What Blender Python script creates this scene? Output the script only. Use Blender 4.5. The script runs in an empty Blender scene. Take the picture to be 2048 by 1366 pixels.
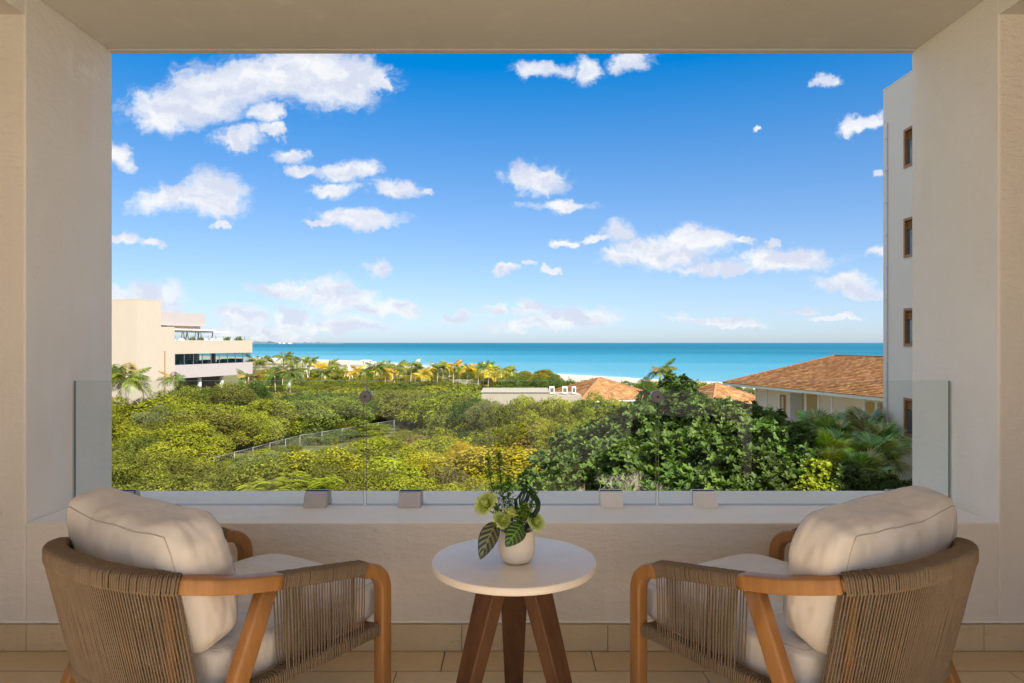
import bpy, math, random
import numpy as np
from mathutils import Vector, Matrix, noise as mnoise
S = bpy.context.scene
COL = S.collection
R = math.radians
FPX = 1365.0          # focal length in pixels of the 2048 px wide photograph
EYE = 1.29            # eye height above the balcony floor
HOR = 685.0

# ------------------------------------------------------------------ camera, sky, sun, exposure
cam = bpy.data.cameras.new('camera'); camo = bpy.data.objects.new('camera', cam); COL.objects.link(camo)
camo.location = (0, 0, EYE); camo.rotation_euler = (R(90), 0, 0)
cam.sensor_width = 36; cam.lens = 36 * FPX / 2048
cam.shift_y = (HOR - 683) / 2048
cam.clip_start = .05; cam.clip_end = 60000
S.camera = camo
S.view_settings.view_transform = 'Standard'; S.view_settings.look = 'None'
S.view_settings.exposure = 1.25; S.view_settings.gamma = 1.0
S.cycles.use_denoising = True
S.cycles.max_bounces = 10; S.cycles.diffuse_bounces = 6; S.cycles.transparent_max_bounces = 16
S.cycles.sample_clamp_indirect = 8
S.cycles.use_adaptive_sampling = True; S.cycles.adaptive_threshold = 0.015

SUN_EL, SUN_ROT = R(46), R(152)     # from behind the camera and to the right
SKY_STRENGTH = 0.15
def make_world():
    w = bpy.data.worlds.new("World"); S.world = w; w.use_nodes = True
    nt = w.node_tree; N = nt.nodes; L = nt.links; N.clear()
    out = N.new('ShaderNodeOutputWorld'); bg = N.new('ShaderNodeBackground')
    sky = N.new('ShaderNodeTexSky'); sky.sky_type = 'NISHITA'; sky.sun_disc = False
    sky.sun_elevation = SUN_EL; sky.sun_rotation = SUN_ROT
    sky.altitude = 0; sky.air_density = .6; sky.dust_density = 0.65; sky.ozone_density = 6.0
    hs = N.new('ShaderNodeHueSaturation'); hs.inputs['Saturation'].default_value = 1.26; hs.inputs['Value'].default_value = .82
    gm = N.new('ShaderNodeGamma'); gm.inputs[1].default_value = .68; L.new(sky.outputs[0], gm.inputs[0])
    L.new(gm.outputs[0], hs.inputs['Color'])
    geo = N.new('ShaderNodeTexCoord')
    def vm(op, a, b=None, c=None):
        n = N.new('ShaderNodeVectorMath'); n.operation = op
        for k, v in enumerate((a, b, c)):
            if v is None: continue
            if hasattr(v, 'links'): L.new(v, n.inputs[k])
            else: n.inputs[k].default_value = v
        return n.outputs['Value'] if op in ('LENGTH', 'DOT_PRODUCT') else n.outputs[0]
    def m(op, a, b=None, c=None, clamp=False):
        n = N.new('ShaderNodeMath'); n.operation = op; n.use_clamp = clamp
        for k, v in enumerate((a, b, c)):
            if v is None: continue
            if hasattr(v, 'links'): L.new(v, n.inputs[k])
            else: n.inputs[k].default_value = v
        return n.outputs[0]
    sz = N.new('ShaderNodeSeparateXYZ'); L.new(geo.outputs['Generated'], sz.inputs[0])
    sr = N.new('ShaderNodeMapRange'); L.new(sz.outputs[2], sr.inputs['Value'])
    sr.inputs['From Min'].default_value = .0; sr.inputs['From Max'].default_value = .45; sr.inputs['To Min'].default_value = .95; sr.inputs['To Max'].default_value = 1.73
    vr = N.new('ShaderNodeMapRange'); L.new(sz.outputs[2], vr.inputs['Value']); L.new(vr.outputs[0], hs.inputs['Value'])
    vr.inputs['From Min'].default_value = .05; vr.inputs['From Max'].default_value = .42; vr.inputs['To Min'].default_value = .80; vr.inputs['To Max'].default_value = 1.0
    L.new(sr.outputs[0], hs.inputs['Saturation'])
    def noise(vec, scale, detail=4, rough=.55, col=False):
        n = N.new('ShaderNodeTexNoise'); n.inputs['Scale'].default_value = scale
        n.inputs['Detail'].default_value = detail; n.inputs['Roughness'].default_value = rough
        L.new(vec, n.inputs['Vector']); return n.outputs['Color' if col else 'Fac']
    sx = N.new('ShaderNodeSeparateXYZ'); L.new(geo.outputs['Generated'], sx.inputs[0])
    y = m('MAXIMUM', sx.outputs[1], .08)
    u = m('DIVIDE', sx.outputs[0], y); v = m('DIVIDE', sx.outputs[2], y)
    cb = N.new('ShaderNodeCombineXYZ'); L.new(u, cb.inputs[0]); L.new(v, cb.inputs[1]); p = cb.outputs[0]
    w1 = vm('SUBTRACT', noise(p, 9, 5, .6, True), (.5, .5, .5))
    w1 = vm('MULTIPLY', w1, (.12, .06, 0))
    w2 = vm('SUBTRACT', noise(p, 38, 4, .6, True), (.5, .5, .5))
    w2 = vm('MULTIPLY', w2, (.045, .026, 0))
    pw = vm('ADD', vm('ADD', p, w1), w2)
    blobs = [(375,208,135,42),(460,170,125,58),(600,150,150,66),(715,150,88,50),(530,235,42,20),(330,238,60,26),
        (472,277,46,24),(540,262,36,12),(782,160,22,20),(345,395,72,32),(428,392,66,48),(425,452,20,9),(225,305,32,24),
        (580,305,36,17),(600,335,42,12),(690,338,56,20),(675,377,44,17),(790,375,66,20),(862,375,16,9),(725,440,82,22),
        (650,455,36,9),(245,475,48,13),(305,487,34,9),(762,537,30,18),(560,572,58,15),(645,580,72,28),(705,602,70,26),
        (795,617,70,22),(305,592,78,32),(235,592,40,24),(480,635,58,27),(585,628,52,28),(520,665,125,18),(690,650,85,20),
        (1070,358,66,30),(1115,410,58,11),(1085,147,52,19),(1172,142,46,27),(1270,115,46,26),(1650,162,30,12),
        (1728,252,50,22),(1505,256,15,7),(1755,346,11,7),(1230,463,46,25),(1185,480,34,6),(1330,503,112,34),(1392,485,70,28),
        (1470,485,48,9),(1240,517,52,19),(1570,525,108,25),(1430,541,92,13),(1125,485,24,10),(1008,541,36,9),(1060,530,22,6),
        (1105,541,14,8),(1745,502,32,14),(1560,495,16,6),(1700,575,64,24),(1730,592,54,12),(1055,612,36,20),(1145,632,104,26),
        (985,615,22,13),(1060,647,92,14),(935,632,42,12),(1415,633,85,9),(1475,645,52,9),(1605,622,32,9),(1660,640,60,7)]
    f = None
    for (cx, cy, rx, ry) in blobs:
        c = ((cx - 1024) / FPX, (HOR - cy) / FPX, 0)
        inv = (FPX / (rx * 1.12), FPX / (ry * 1.12), 0)
        d = vm('LENGTH', vm('MULTIPLY_ADD', pw, inv, (-c[0] * inv[0], -c[1] * inv[1], 0)))
        f = d if f is None else m('MINIMUM', f, d)
    f = m('SUBTRACT', 1.0, f)                      # 1 in a cloud's middle, 0 at its rim
    # clouds of the unseen rest of the sky, cover raised to whiten ambient light
    gen = noise(vm('MULTIPLY', geo.outputs['Generated'], (1, 1, 2.4)), 3.2, 7, .6)
    gen = m('MULTIPLY', m('SUBTRACT', gen, .41), 4.0)
    au = m('ABSOLUTE', u)
    out_mask = m('MAXIMUM', m('MULTIPLY', m('SUBTRACT', au, .68), 8, clamp=True), m('MULTIPLY', m('SUBTRACT', v, .50), 8, clamp=True))
    out_mask = m('MAXIMUM', out_mask, m('MULTIPLY', m('SUBTRACT', .15, sx.outputs[1]), 9, clamp=True))
    f = m('MAXIMUM', f, m('MULTIPLY_ADD', out_mask, 3, m('SUBTRACT', gen, 3.0)))
    ed = noise(vm('MULTIPLY', pw, (1, 1.5, 1)), 26, 8, .66)
    dens = m('ADD', f, m('MULTIPLY', m('SUBTRACT', ed, .37), 1.35))
    mr = N.new('ShaderNodeMapRange'); mr.interpolation_type = 'SMOOTHERSTEP'
    mr.inputs['From Min'].default_value = .0; mr.inputs['From Max'].default_value = .80
    L.new(dens, mr.inputs['Value']); a = mr.outputs[0]
    # self shading of the clouds: billows lit from the upper right
    pn = vm('MULTIPLY', pw, (1, 1.5, 1))
    n1 = noise(pn, 13, 5, .55); n2 = noise(vm('ADD', pn, (.012, .016, 0)), 13, 5, .55)
    relief = m('MULTIPLY', m('SUBTRACT', n1, n2), 5.5)
    core = m('MULTIPLY', f, .45)
    sh = m('ADD', m('ADD', relief, .30), core, clamp=True)
    cm = N.new('ShaderNodeMix'); cm.data_type = 'RGBA'
    cm.inputs[6].default_value = (2.72, 2.74, 2.78, 1); cm.inputs[7].default_value = (2.0, 2.13, 2.5, 1)
    L.new(sh, cm.inputs[0])
    # low clouds sink into the horizon haze
    lowf = N.new('ShaderNodeMapRange'); L.new(v, lowf.inputs['Value'])
    lowf.inputs['From Min'].default_value = 0; lowf.inputs['From Max'].default_value = .13
    lowf.inputs['To Min'].default_value = .82; lowf.inputs['To Max'].default_value = .96
    alpha = m('MULTIPLY', a, lowf.outputs[0])
    mx = N.new('ShaderNodeMix'); mx.data_type = 'RGBA'
    L.new(alpha, mx.inputs[0]); L.new(hs.outputs[0], mx.inputs[6]); L.new(cm.outputs[2], mx.inputs[7])
    L.new(mx.outputs[2], bg.inputs['Color']); bg.inputs['Strength'].default_value = SKY_STRENGTH
    L.new(bg.outputs[0], out.inputs['Surface'])
    w.cycles.sampling_method = 'MANUAL'; w.cycles.sample_map_resolution = 512
make_world()
sun = bpy.data.lights.new('sun', 'SUN'); sun.energy = 4.9; sun.angle = R(.53); sun.color = (1.0, .93, .82)
suno = bpy.data.objects.new('sun', sun); COL.objects.link(suno)
sd = Vector((math.sin(SUN_ROT) * math.cos(SUN_EL), math.cos(SUN_ROT) * math.cos(SUN_EL), math.sin(SUN_EL)))
suno.rotation_euler = sd.to_track_quat('Z', 'Y').to_euler(); suno.location = (20, -20, 40)

# ------------------------------------------------------------------ helpers
def P(px, py, d):
    return Vector(((px - 1024) / FPX * d, d, EYE + (HOR - py) / FPX * d))
def tag(o, label=None, cat=None, group=None, kind=None):
    if label: o['label'] = label
    if cat: o['category'] = cat
    if group: o['group'] = group
    if kind: o['kind'] = kind
    return o
def empty(name, loc, rz=0, **k):
    o = bpy.data.objects.new(name, None); COL.objects.link(o)
    o.location = loc; o.rotation_euler = (0, 0, rz); o.empty_display_size = .2
    return tag(o, **k)
def link(name, me, parent=None, loc=None, rot=None, scale=None):
    o = bpy.data.objects.new(name, me); COL.objects.link(o)
    if parent: o.parent = parent
    if loc is not None: o.location = loc
    if rot is not None: o.rotation_euler = rot
    if scale is not None: o.scale = scale
    return o
def copy_obj(o, parent=None, loc=None):
    c = o.copy(); COL.objects.link(c); c.parent = parent
    if loc is not None: c.location = loc
    return c
def copy_tree(o, parent=None):
    c = copy_obj(o, parent)
    for ch in list(o.children): copy_tree(ch, c)
    return c
class MB:
    def __init__(s): s.v = []; s.f = []; s.m = []; s.mi = 0
    def add(s, vs, fs):
        b = len(s.v); s.v += [tuple(v) for v in vs]; s.f += [tuple(b + i for i in f) for f in fs]; s.m += [s.mi] * len(fs)
        return s
    def box(s, x0, x1, y0, y1, z0, z1):
        return s.add([(x0,y0,z0),(x1,y0,z0),(x1,y1,z0),(x0,y1,z0),(x0,y0,z1),(x1,y0,z1),(x1,y1,z1),(x0,y1,z1)],
                     [(0,3,2,1),(4,5,6,7),(0,1,5,4),(1,2,6,5),(2,3,7,6),(3,0,4,7)])
    def obox(s, c, ax, ay, az):
        c = Vector(c); ax = Vector(ax); ay = Vector(ay); az = Vector(az); vs = []
        for k in (-1, 1):
            for (i, j) in ((-1,-1),(1,-1),(1,1),(-1,1)): vs.append(c + ax*i + ay*j + az*k)
        return s.add(vs, [(0,3,2,1),(4,5,6,7),(0,1,5,4),(1,2,6,5),(2,3,7,6),(3,0,4,7)])
    def prism(s, pts, z0, z1):
        n = len(pts)
        return s.add([(x, y, z0) for x, y in pts] + [(x, y, z1) for x, y in pts],
            [tuple(range(n))[::-1], tuple(range(n, 2*n))] + [(i, (i+1) % n, n + (i+1) % n, n + i) for i in range(n)])
    def bar(s, a, b, w, h, w2=None, h2=None, up=(0,0,1)):
        a = Vector(a); b = Vector(b); t = (b - a).normalized(); up = Vector(up)
        r = t.cross(up)
        if r.length < 1e-3: r = t.cross(Vector((0,1,0)))
        r.normalize(); q = r.cross(t).normalized(); w2 = w2 or w; h2 = h2 or h; vs = []
        for c, ww, hh in ((a, w, h), (b, w2, h2)):
            for (i, j) in ((-1,-1),(1,-1),(1,1),(-1,1)): vs.append(c + r*i*ww/2 + q*j*hh/2)
        return s.add(vs, [(0,3,2,1),(4,5,6,7),(0,1,5,4),(1,2,6,5),(2,3,7,6),(3,0,4,7)])
    def tube(s, pts, rad, seg=6, cap=True):
        pts = [Vector(p) for p in pts]; n = len(pts); vs = []; fs = []
        prev = None
        for i, p in enumerate(pts):
            t = (pts[min(i+1, n-1)] - pts[max(i-1, 0)])
            if t.length < 1e-9: t = Vector((0,0,1))
            t.normalize()
            if prev is None:
                up = Vector((0,0,1)) if abs(t.z) < .9 else Vector((1,0,0)); a = t.cross(up).normalized()
            else:
                a = (prev - t * prev.dot(t)).normalized()
            prev = a; b = t.cross(a); r = rad[i] if hasattr(rad, '__len__') else rad
            for k in range(seg):
                an = 2 * math.pi * k / seg; vs.append(p + a * math.cos(an) * r + b * math.sin(an) * r)
        for i in range(n-1):
            for k in range(seg):
                fs.append((i*seg+k, i*seg+(k+1) % seg, (i+1)*seg+(k+1) % seg, (i+1)*seg+k))
        if cap: fs.append(tuple(range(seg))[::-1]); fs.append(tuple(range((n-1)*seg, n*seg)))
        return s.add(vs, fs)
    def lathe(s, prof, seg=48, c=(0,0,0)):
        vs = []; fs = []; n = len(prof)
        for (r, z) in prof:
            for k in range(seg):
                a = 2*math.pi*k/seg; vs.append((c[0]+r*math.cos(a), c[1]+r*math.sin(a), c[2]+z))
        for i in range(n-1):
            for k in range(seg): fs.append((i*seg+k, i*seg+(k+1) % seg, (i+1)*seg+(k+1) % seg, (i+1)*seg+k))
        fs.append(tuple(range(seg))[::-1]); fs.append(tuple(range((n-1)*seg, n*seg)))
        return s.add(vs, fs)
    def mesh(s, name, mat=None, smooth=False):
        me = bpy.data.meshes.new(name); me.from_pydata(s.v, [], s.f)
        for mt in (mat if isinstance(mat, (list, tuple)) else [mat]):
            if mt: me.materials.append(mt)
        if any(s.m): me.polygons.foreach_set('material_index', s.m)
        if smooth: me.polygons.foreach_set('use_smooth', [True] * len(s.f))
        me.update(); return me
    def build(s, name, mat=None, parent=None, smooth=False, bevel=0, seg=2, loc=None):
        o = link(name, s.mesh(name, mat, smooth), parent, loc)
        if bevel:
            b = o.modifiers.new('bevel', 'BEVEL'); b.width = bevel; b.segments = seg; b.limit_method = 'ANGLE'
            for p in o.data.polygons: p.use_smooth = True
            if hasattr(o.data, 'set_sharp_from_angle'): pass
            b.harden_normals = True
        return o
def np_mesh(name, V, F, mat, attr=None, smooth=False):
    """V (n,3), F (m,k) arrays; attr: per-vertex float"""
    me = bpy.data.meshes.new(name); V = np.asarray(V, np.float32); F = np.asarray(F, np.int32); k = F.shape[1]
    me.vertices.add(len(V)); me.vertices.foreach_set('co', V.ravel())
    me.loops.add(F.size); me.loops.foreach_set('vertex_index', F.ravel())
    me.polygons.add(len(F)); me.polygons.foreach_set('loop_start', np.arange(0, F.size, k, dtype=np.int32))
    try: me.polygons.foreach_set('loop_total', np.full(len(F), k, np.int32))
    except Exception: pass
    if smooth: me.polygons.foreach_set('use_smooth', np.ones(len(F), bool))
    if mat: me.materials.append(mat)
    me.update(calc_edges=True)
    for nm, dat in (attr or {}).items():
        a = me.attributes.new(nm, 'FLOAT', 'POINT'); a.data.foreach_set('value', np.asarray(dat, np.float32))
    me.validate(); return me

# ------------------------------------------------------------------ materials
class NT:
    def __init__(s, name):
        s.m = bpy.data.materials.new(name); s.m.use_nodes = True; s.t = s.m.node_tree; s.N = s.t.nodes; s.L = s.t.links
        s.b = s.N['Principled BSDF']; s.out = s.N['Material Output']
    def n(s, typ, ins=None, **kw):
        nd = s.N.new(typ)
        for k, v in kw.items(): setattr(nd, k, v)
        for k, v in (ins or {}).items(): s.set(nd.inputs[k], v)
        return nd
    def set(s, sock, v):
        if hasattr(v, 'links'): s.L.new(v, sock)
        else:
            if isinstance(v, tuple) and len(v) == 3 and sock.type == 'RGBA': v = v + (1,)
            sock.default_value = v
    def obj(s): return s.n('ShaderNodeTexCoord').outputs['Object']
    def pos(s): return s.n('ShaderNodeNewGeometry').outputs['Position']
    def map(s, vec, sc=(1,1,1), rot=(0,0,0)): return s.n('ShaderNodeMapping', {'Vector': vec, 'Scale': sc, 'Rotation': rot}).outputs[0]
    def noise(s, vec, sc, det=4, ro=.55, out='Fac'): return s.n('ShaderNodeTexNoise', {'Vector': vec, 'Scale': sc, 'Detail': det, 'Roughness': ro}).outputs[out]
    def math(s, op, a, b=0, clamp=False): return s.n('ShaderNodeMath', {0: a, 1: b}, operation=op, use_clamp=clamp).outputs[0]
    def ramp(s, f, stops):
        r = s.n('ShaderNodeValToRGB', {'Fac': f}); e = r.color_ramp.elements
        while len(e) < len(stops): e.new(.5)
        for k, (p, c) in enumerate(stops):
            e[k].position = p; e[k].color = (c if isinstance(c, tuple) else (c, c, c)) + (1,)
        return r.outputs[0]
    def mix(s, f, a, b, mode='MIX'):
        n = s.n('ShaderNodeMix', {}, data_type='RGBA', blend_type=mode)
        s.set(n.inputs[0], f); s.set(n.inputs[6], a); s.set(n.inputs[7], b); return n.outputs[2]
    def bump(s, h, st=.3, dist=.01, normal=None):
        b = s.n('ShaderNodeBump', {'Height': h, 'Strength': st, 'Distance': dist})
        if normal is not None: s.L.new(normal, b.inputs['Normal'])
        s.L.new(b.outputs[0], s.b.inputs['Normal']); return b.outputs[0]
    def fin(s, col, rough=.6, spec=.5, metal=0):
        s.set(s.b.inputs['Base Color'], col); s.set(s.b.inputs['Roughness'], rough)
        s.b.inputs['Specular IOR Level'].default_value = spec; s.b.inputs['Metallic'].default_value = metal; return s.m
def m_plaster(name, c, rough_scale=1.0, blob=.5, dirt=.25, salt=False):
    t = NT(name); p = t.pos()
    big = t.noise(p, .9, 4, .6); st = t.noise(t.map(p, (7, 7, .8)), 1, 4, .6); sp = t.noise(p, 55, 3, .6)
    col = t.mix(t.math('MULTIPLY', t.ramp(big, [(.35, 0.), (.75, 1.)]), dirt), c, tuple(x * y for x, y in zip(c, (.82, .80, .76))))
    col = t.mix(t.math('MULTIPLY', t.ramp(st, [(.56, 0.), (.74, 1.)]), .55), col, tuple(min(.9, x * 1.12) for x in c))
    col = t.mix(t.ramp(sp, [(.69, 0.), (.72, .5)]), col, tuple(x * .72 for x in c))
    if salt:      # whitish salt bloom near the top of the left reveal
        dv = t.n('ShaderNodeVectorMath', {0: p, 1: (2.048, -3.28, -2.60)}, operation='ADD').outputs[0]
        ln = t.n('ShaderNodeVectorMath', {0: t.map(dv, (1, 4.2, 9.0), (R(24), 0, 0))}, operation='LENGTH').outputs['Value']
        col = t.mix(t.math('MULTIPLY', t.ramp(ln, [(.25, 1.), (1., 0.)]), t.ramp(t.noise(p, 16, 5, .65), [(.44, 0.), (.60, .75)])), col, (.97, .93, .88))
    fine = t.noise(p, 130, 4, .65); mid = t.noise(t.map(p, (1, 1, 2.2)), 17, 4, .6)
    v = t.n('ShaderNodeTexVoronoi', {'Vector': t.mix(.06, p, t.noise(p, 8, 2, .5, 'Color')), 'Scale': 15.0}, feature='F1').outputs['Distance']
    dots = t.math('MULTIPLY', t.ramp(v, [(.0, 1.), (.16, 0.)]), t.ramp(t.noise(p, 2.3, 2), [(.5, 0.), (.62, 1.)]))
    h = t.math('ADD', t.math('ADD', t.math('MULTIPLY', fine, .35 * rough_scale), t.math('MULTIPLY', mid, 1.0 * rough_scale)), t.math('MULTIPLY', dots, blob))
    t.bump(h, .8, .008); return t.fin(col, .72, .25)
def m_wood(name, c1, c2, scale=1.0, rough=.42):
    t = NT(name); p = t.obj()
    g = t.noise(t.map(p, (26*scale, 26*scale, 3.2*scale)), 1, 5, .6); f = t.noise(t.map(p, (150, 150, 9)), 1, 3, .6)
    col = t.mix(t.ramp(g, [(.32, 0.), (.70, 1.)]), c1, c2); col = t.mix(t.math('MULTIPLY', f, .25), col, tuple(x*.55 for x in c1))
    t.bump(f, .15, .001); return t.fin(col, rough, .4)
def m_rope(name, c):
    t = NT(name); p = t.pos()
    f = t.noise(p, 420, 2, .6); b = t.noise(p, 14, 3, .6); mm = t.noise(p, 170, 2, .6)
    col = t.mix(t.ramp(b, [(.3, 0.), (.7, 1.)]), c, tuple(x*.82 for x in c)); col = t.mix(t.ramp(mm, [(.4, 0.), (.75, .5)]), col, tuple(x*.55 for x in c))
    t.bump(f, .5, .0012); return t.fin(col, .8, .15)
def m_fabric(name, c):
    t = NT(name); p = t.obj()
    wv = t.n('ShaderNodeTexWave', {'Vector': p, 'Scale': 330.0, 'Distortion': 1.2}, bands_direction='X').outputs['Fac']
    wv2 = t.n('ShaderNodeTexWave', {'Vector': p, 'Scale': 330.0, 'Distortion': 1.2}, bands_direction='Z').outputs['Fac']
    f = t.math('ADD', wv, wv2); sl = t.noise(t.map(p, (12, 90, 90)), 1, 3, .6)
    b = t.noise(p, 5, 3, .6)
    wr = t.noise(t.map(p, (5, 9, 3.2), (.3, .2, .5)), 1.3, 2, .45)
    col = t.mix(t.math('MULTIPLY', sl, .25), c, tuple(x*.8 for x in c)); col = t.mix(t.math('MULTIPLY', b, .2), col, tuple(x*.85 for x in c))
    b1 = t.n('ShaderNodeBump', {'Height': wr, 'Strength': .8, 'Distance': .05}).outputs[0]
    t.bump(f, .12, .0006, b1); t.b.inputs['Sheen Weight'].default_value = .15
    return t.fin(col, .85, .15)
def m_stone(name, c1, c2, c3, scale=3.0, rough=.38):
    t = NT(name); p = t.pos(); oi = t.n('ShaderNodeObjectInfo')
    off = t.n('ShaderNodeVectorMath', {0: p, 1: t.n('ShaderNodeCombineXYZ', {0: t.math('MULTIPLY', oi.outputs['Random'], 37.), 1: 0., 2: 0.}).outputs[0]}, operation='ADD').outputs[0]
    n = t.noise(off, scale, 6, .65); n2 = t.noise(t.map(off, (1, 3, 3)), scale*5, 4, .7)
    col = t.mix(t.ramp(n, [(.3, 0.), (.7, 1.)]), c1, c2); col = t.mix(t.ramp(n2, [(.55, 0.), (.75, .7)]), col, c3)
    col = t.mix(t.math('MULTIPLY', t.math('SUBTRACT', oi.outputs['Random'], .3, True), .35), col, c1)
    pit = t.ramp(t.noise(off, 70, 3, .6), [(.64, 0.), (.72, 1.)])
    col = t.mix(t.math('MULTIPLY', pit, .4), col, tuple(x*.6 for x in c1))
    t.bump(n2, .12, .002); return t.fin(col, rough, .45)
def m_simple(name, c, rough=.5, metal=0, spec=.5, bs=40, bst=.1, var=.12):
    t = NT(name); p = t.obj(); n = t.noise(p, bs, 4, .6)
    t.bump(n, bst, .004); return t.fin(t.mix(t.math('MULTIPLY', n, var * 2), c, tuple(x*.6 for x in c)), rough, spec, metal)
def m_leaf(name, base=None, trans=.32, rough=.6, spec=.12, tip=(.38,.36,.03), tipamt=.55):
    t = NT(name); oi = t.n('ShaderNodeObjectInfo'); at = t.n('ShaderNodeAttribute', attribute_name='rnd').outputs['Fac']
    c = oi.outputs['Color'] if base is None else base
    if base is not None:
        n_ = t.n('ShaderNodeRGB'); n_.outputs[0].default_value = base + (1,); c = n_.outputs[0]
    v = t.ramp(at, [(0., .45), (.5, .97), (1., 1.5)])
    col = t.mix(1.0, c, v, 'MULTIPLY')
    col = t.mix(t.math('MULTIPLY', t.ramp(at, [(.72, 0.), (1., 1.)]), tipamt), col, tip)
    # patches of older and fresher growth through the crown
    pn = t.noise(t.pos(), .9, 3, .6)
    col = t.mix(t.ramp(pn, [(.35, .55), (.62, 0.)]), col, t.mix(1.0, col, (.62, .70, .72), 'MULTIPLY'))
    t.fin(col, rough, spec)
    tr = t.n('ShaderNodeBsdfTranslucent', {'Color': t.mix(1.0, col, (1.3, 1.35, .6), 'MULTIPLY')})
    ms = t.n('ShaderNodeMixShader', {0: trans, 1: t.b.outputs[0], 2: tr.outputs[0]})
    t.L.new(ms.outputs[0], t.out.inputs['Surface']); return t.m
def m_glass(name, tint=(.86, .91, .89), refl=1.0, rough=.0):
    t = NT(name)
    tr = t.n('ShaderNodeBsdfTransparent', {'Color': tint + (1,)}); gl = t.n('ShaderNodeBsdfGlossy', {'Color': (1, 1, 1, 1), 'Roughness': rough})
    fr = t.n('ShaderNodeFresnel', {'IOR': 1.5})
    geo = t.n('ShaderNodeNewGeometry')
    fac = t.math('MULTIPLY', fr.outputs[0], t.math('MULTIPLY_ADD', geo.outputs['Backfacing'], -refl) if False else refl)
    fac = t.math('MULTIPLY', fac, t.math('SUBTRACT', 1.0, geo.outputs['Backfacing']))
    ms = t.n('ShaderNodeMixShader', {0: fac, 1: tr.outputs[0], 2: gl.outputs[0]})
    t.L.new(ms.outputs[0], t.out.inputs['Surface']); return t.m
M = {}
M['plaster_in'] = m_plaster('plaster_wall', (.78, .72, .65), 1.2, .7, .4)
M['plaster_reveal'] = m_plaster('plaster_reveal', (.91, .865, .80), .6, .15, .6, True)  # paler than the wall plaster, making up for sky light on sill and jambs
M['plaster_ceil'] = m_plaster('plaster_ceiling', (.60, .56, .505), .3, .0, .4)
M['travertine'] = m_stone('travertine', (.60, .46, .28), (.70, .56, .36), (.50, .36, .20), 3.5)
M['bounce_deck'] = m_simple('bounce_stone', (.58, .52, .45), .8)  # for the added floor behind, pale to bounce sunlight
M['dark_wall'] = m_simple('dark_wall', (.30, .26, .22), .8)  # for unseen walls, dark so less light reaches the piers
M['grout'] = m_simple('grout', (.05, .042, .035), .8)
M['marble'] = m_stone('marble_top', (.78, .68, .565), (.83, .745, .64), (.70, .58, .47), 6, .3)
M['ceramic'] = m_simple('ceramic', (.84, .74, .61), .45, bst=.02, var=.04)
M['wood'] = m_wood('oiled_teak', (.32, .14, .042), (.46, .22, .07))
M['wood_dark'] = m_wood('dark_teak', (.10, .042, .017), (.19, .085, .034), rough=.5)
M['rope'] = m_rope('rope', (.235, .17, .11))
M['fabric'] = m_fabric('linen', (.70, .635, .565))
M['piping'] = m_simple('piping', (.52, .45, .385), .8)
M['steel'] = m_simple('steel', (.50, .48, .46), .32, .9, bst=.02)
M['steel_dark'] = m_simple('brushed_dark_steel', (.16, .145, .13), .4, .5, bst=.02)
M['shoe'] = m_simple('steel_cover', (.53, .49, .47), .42, .35, bst=.02, var=.05)
M['shoe_sunlit'] = m_simple('sunlit_cover', (.90, .86, .82), .5, 0, bst=.03, var=.05)  # brighter copy of the steel cover, its sunlit look put into the colour
M['dark'] = m_simple('dark', (.03, .028, .025), .6)
M['glass'] = m_glass('balustrade_glass', (.94, .96, .95), .4)
M['glass_edge'] = m_simple('glass_edge', (.16, .21, .19), .2, bst=0)
M['glass_far'] = m_simple('window_glass', (.10, .12, .125), .06, 0, 1.0, bst=0, var=.2)
M['cream'] = m_plaster('cream_render', (.43, .375, .31), .3, 0, .15)
M['white'] = m_plaster('white_render', (.38, .35, .35), .3, 0, .15)
M['wing'] = m_plaster('wing_render', (.92, .80, .69), .3, 0, .2)
M['bark'] = m_simple('bark', (.14, .11, .08), .9, bst=.5)
M['palm_bark'] = m_simple('palm_bark', (.42, .36, .29), .9, bst=.5)
M['leaf'] = m_leaf('leaf')
M['leaf_gloss'] = m_leaf('leaf_gloss', rough=.5, spec=.2, trans=.25, tip=(.16, .24, .04), tipamt=.5)
M['palm_leaf'] = m_leaf('palm_leaf', rough=.35, spec=.45, trans=.3, tip=(.32, .27, .04), tipamt=.55)
M['frame_brown'] = m_wood('brown_frame', (.36, .16, .05), (.50, .24, .09))
M['ply'] = m_wood('plywood', (.50, .33, .14), (.58, .40, .18), .3, .7)
M['paint'] = m_simple('white_paint', (.78, .76, .73), .5, bst=.02, var=.05)
M['fence'] = m_simple('galvanised', (.30, .32, .29), .5, .3)
M['thatch'] = m_simple('thatch', (.36, .28, .19), .95, bs=30, bst=.8, var=.4)
def m_roof():
    t = NT('roof_tile'); at = t.n('ShaderNodeAttribute', attribute_name='rnd').outputs['Fac']
    col = t.ramp(at, [(0., (.19, .085, .034)), (.35, (.27, .125, .047)), (.7, (.32, .155, .062)), (1., (.40, .215, .10))])
    n = t.noise(t.pos(), .35, 4, .6); col = t.mix(t.ramp(n, [(.4, 0.), (.7, .35)]), col, (.24, .125, .06))
    t.bump(t.noise(t.pos(), 30, 3), .2, .01); return t.fin(col, .85, .2)
M['roof'] = m_roof()
def m_ground():
    t = NT('ground'); at = t.n('ShaderNodeAttribute', attribute_name='sand').outputs['Fac']; p = t.pos()
    n = t.noise(p, .7, 5, .6); n2 = t.noise(p, 6, 4, .6)
    scrub = t.mix(t.ramp(n, [(.35, 0.), (.65, 1.)]), (.075, .085, .03), (.15, .14, .06))
    sand = t.mix(t.ramp(n2, [(.3, 0.), (.7, 1.)]), (.44, .39, .335), (.38, .33, .27))
    f = t.math('ADD', at, t.math('MULTIPLY', t.math('SUBTRACT', n, .5), .8))
    t.bump(n2, .5, .1); return t.fin(t.mix(t.ramp(f, [(.42, 0.), (.56, 1.)]), scrub, sand), .9, .1)
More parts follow.
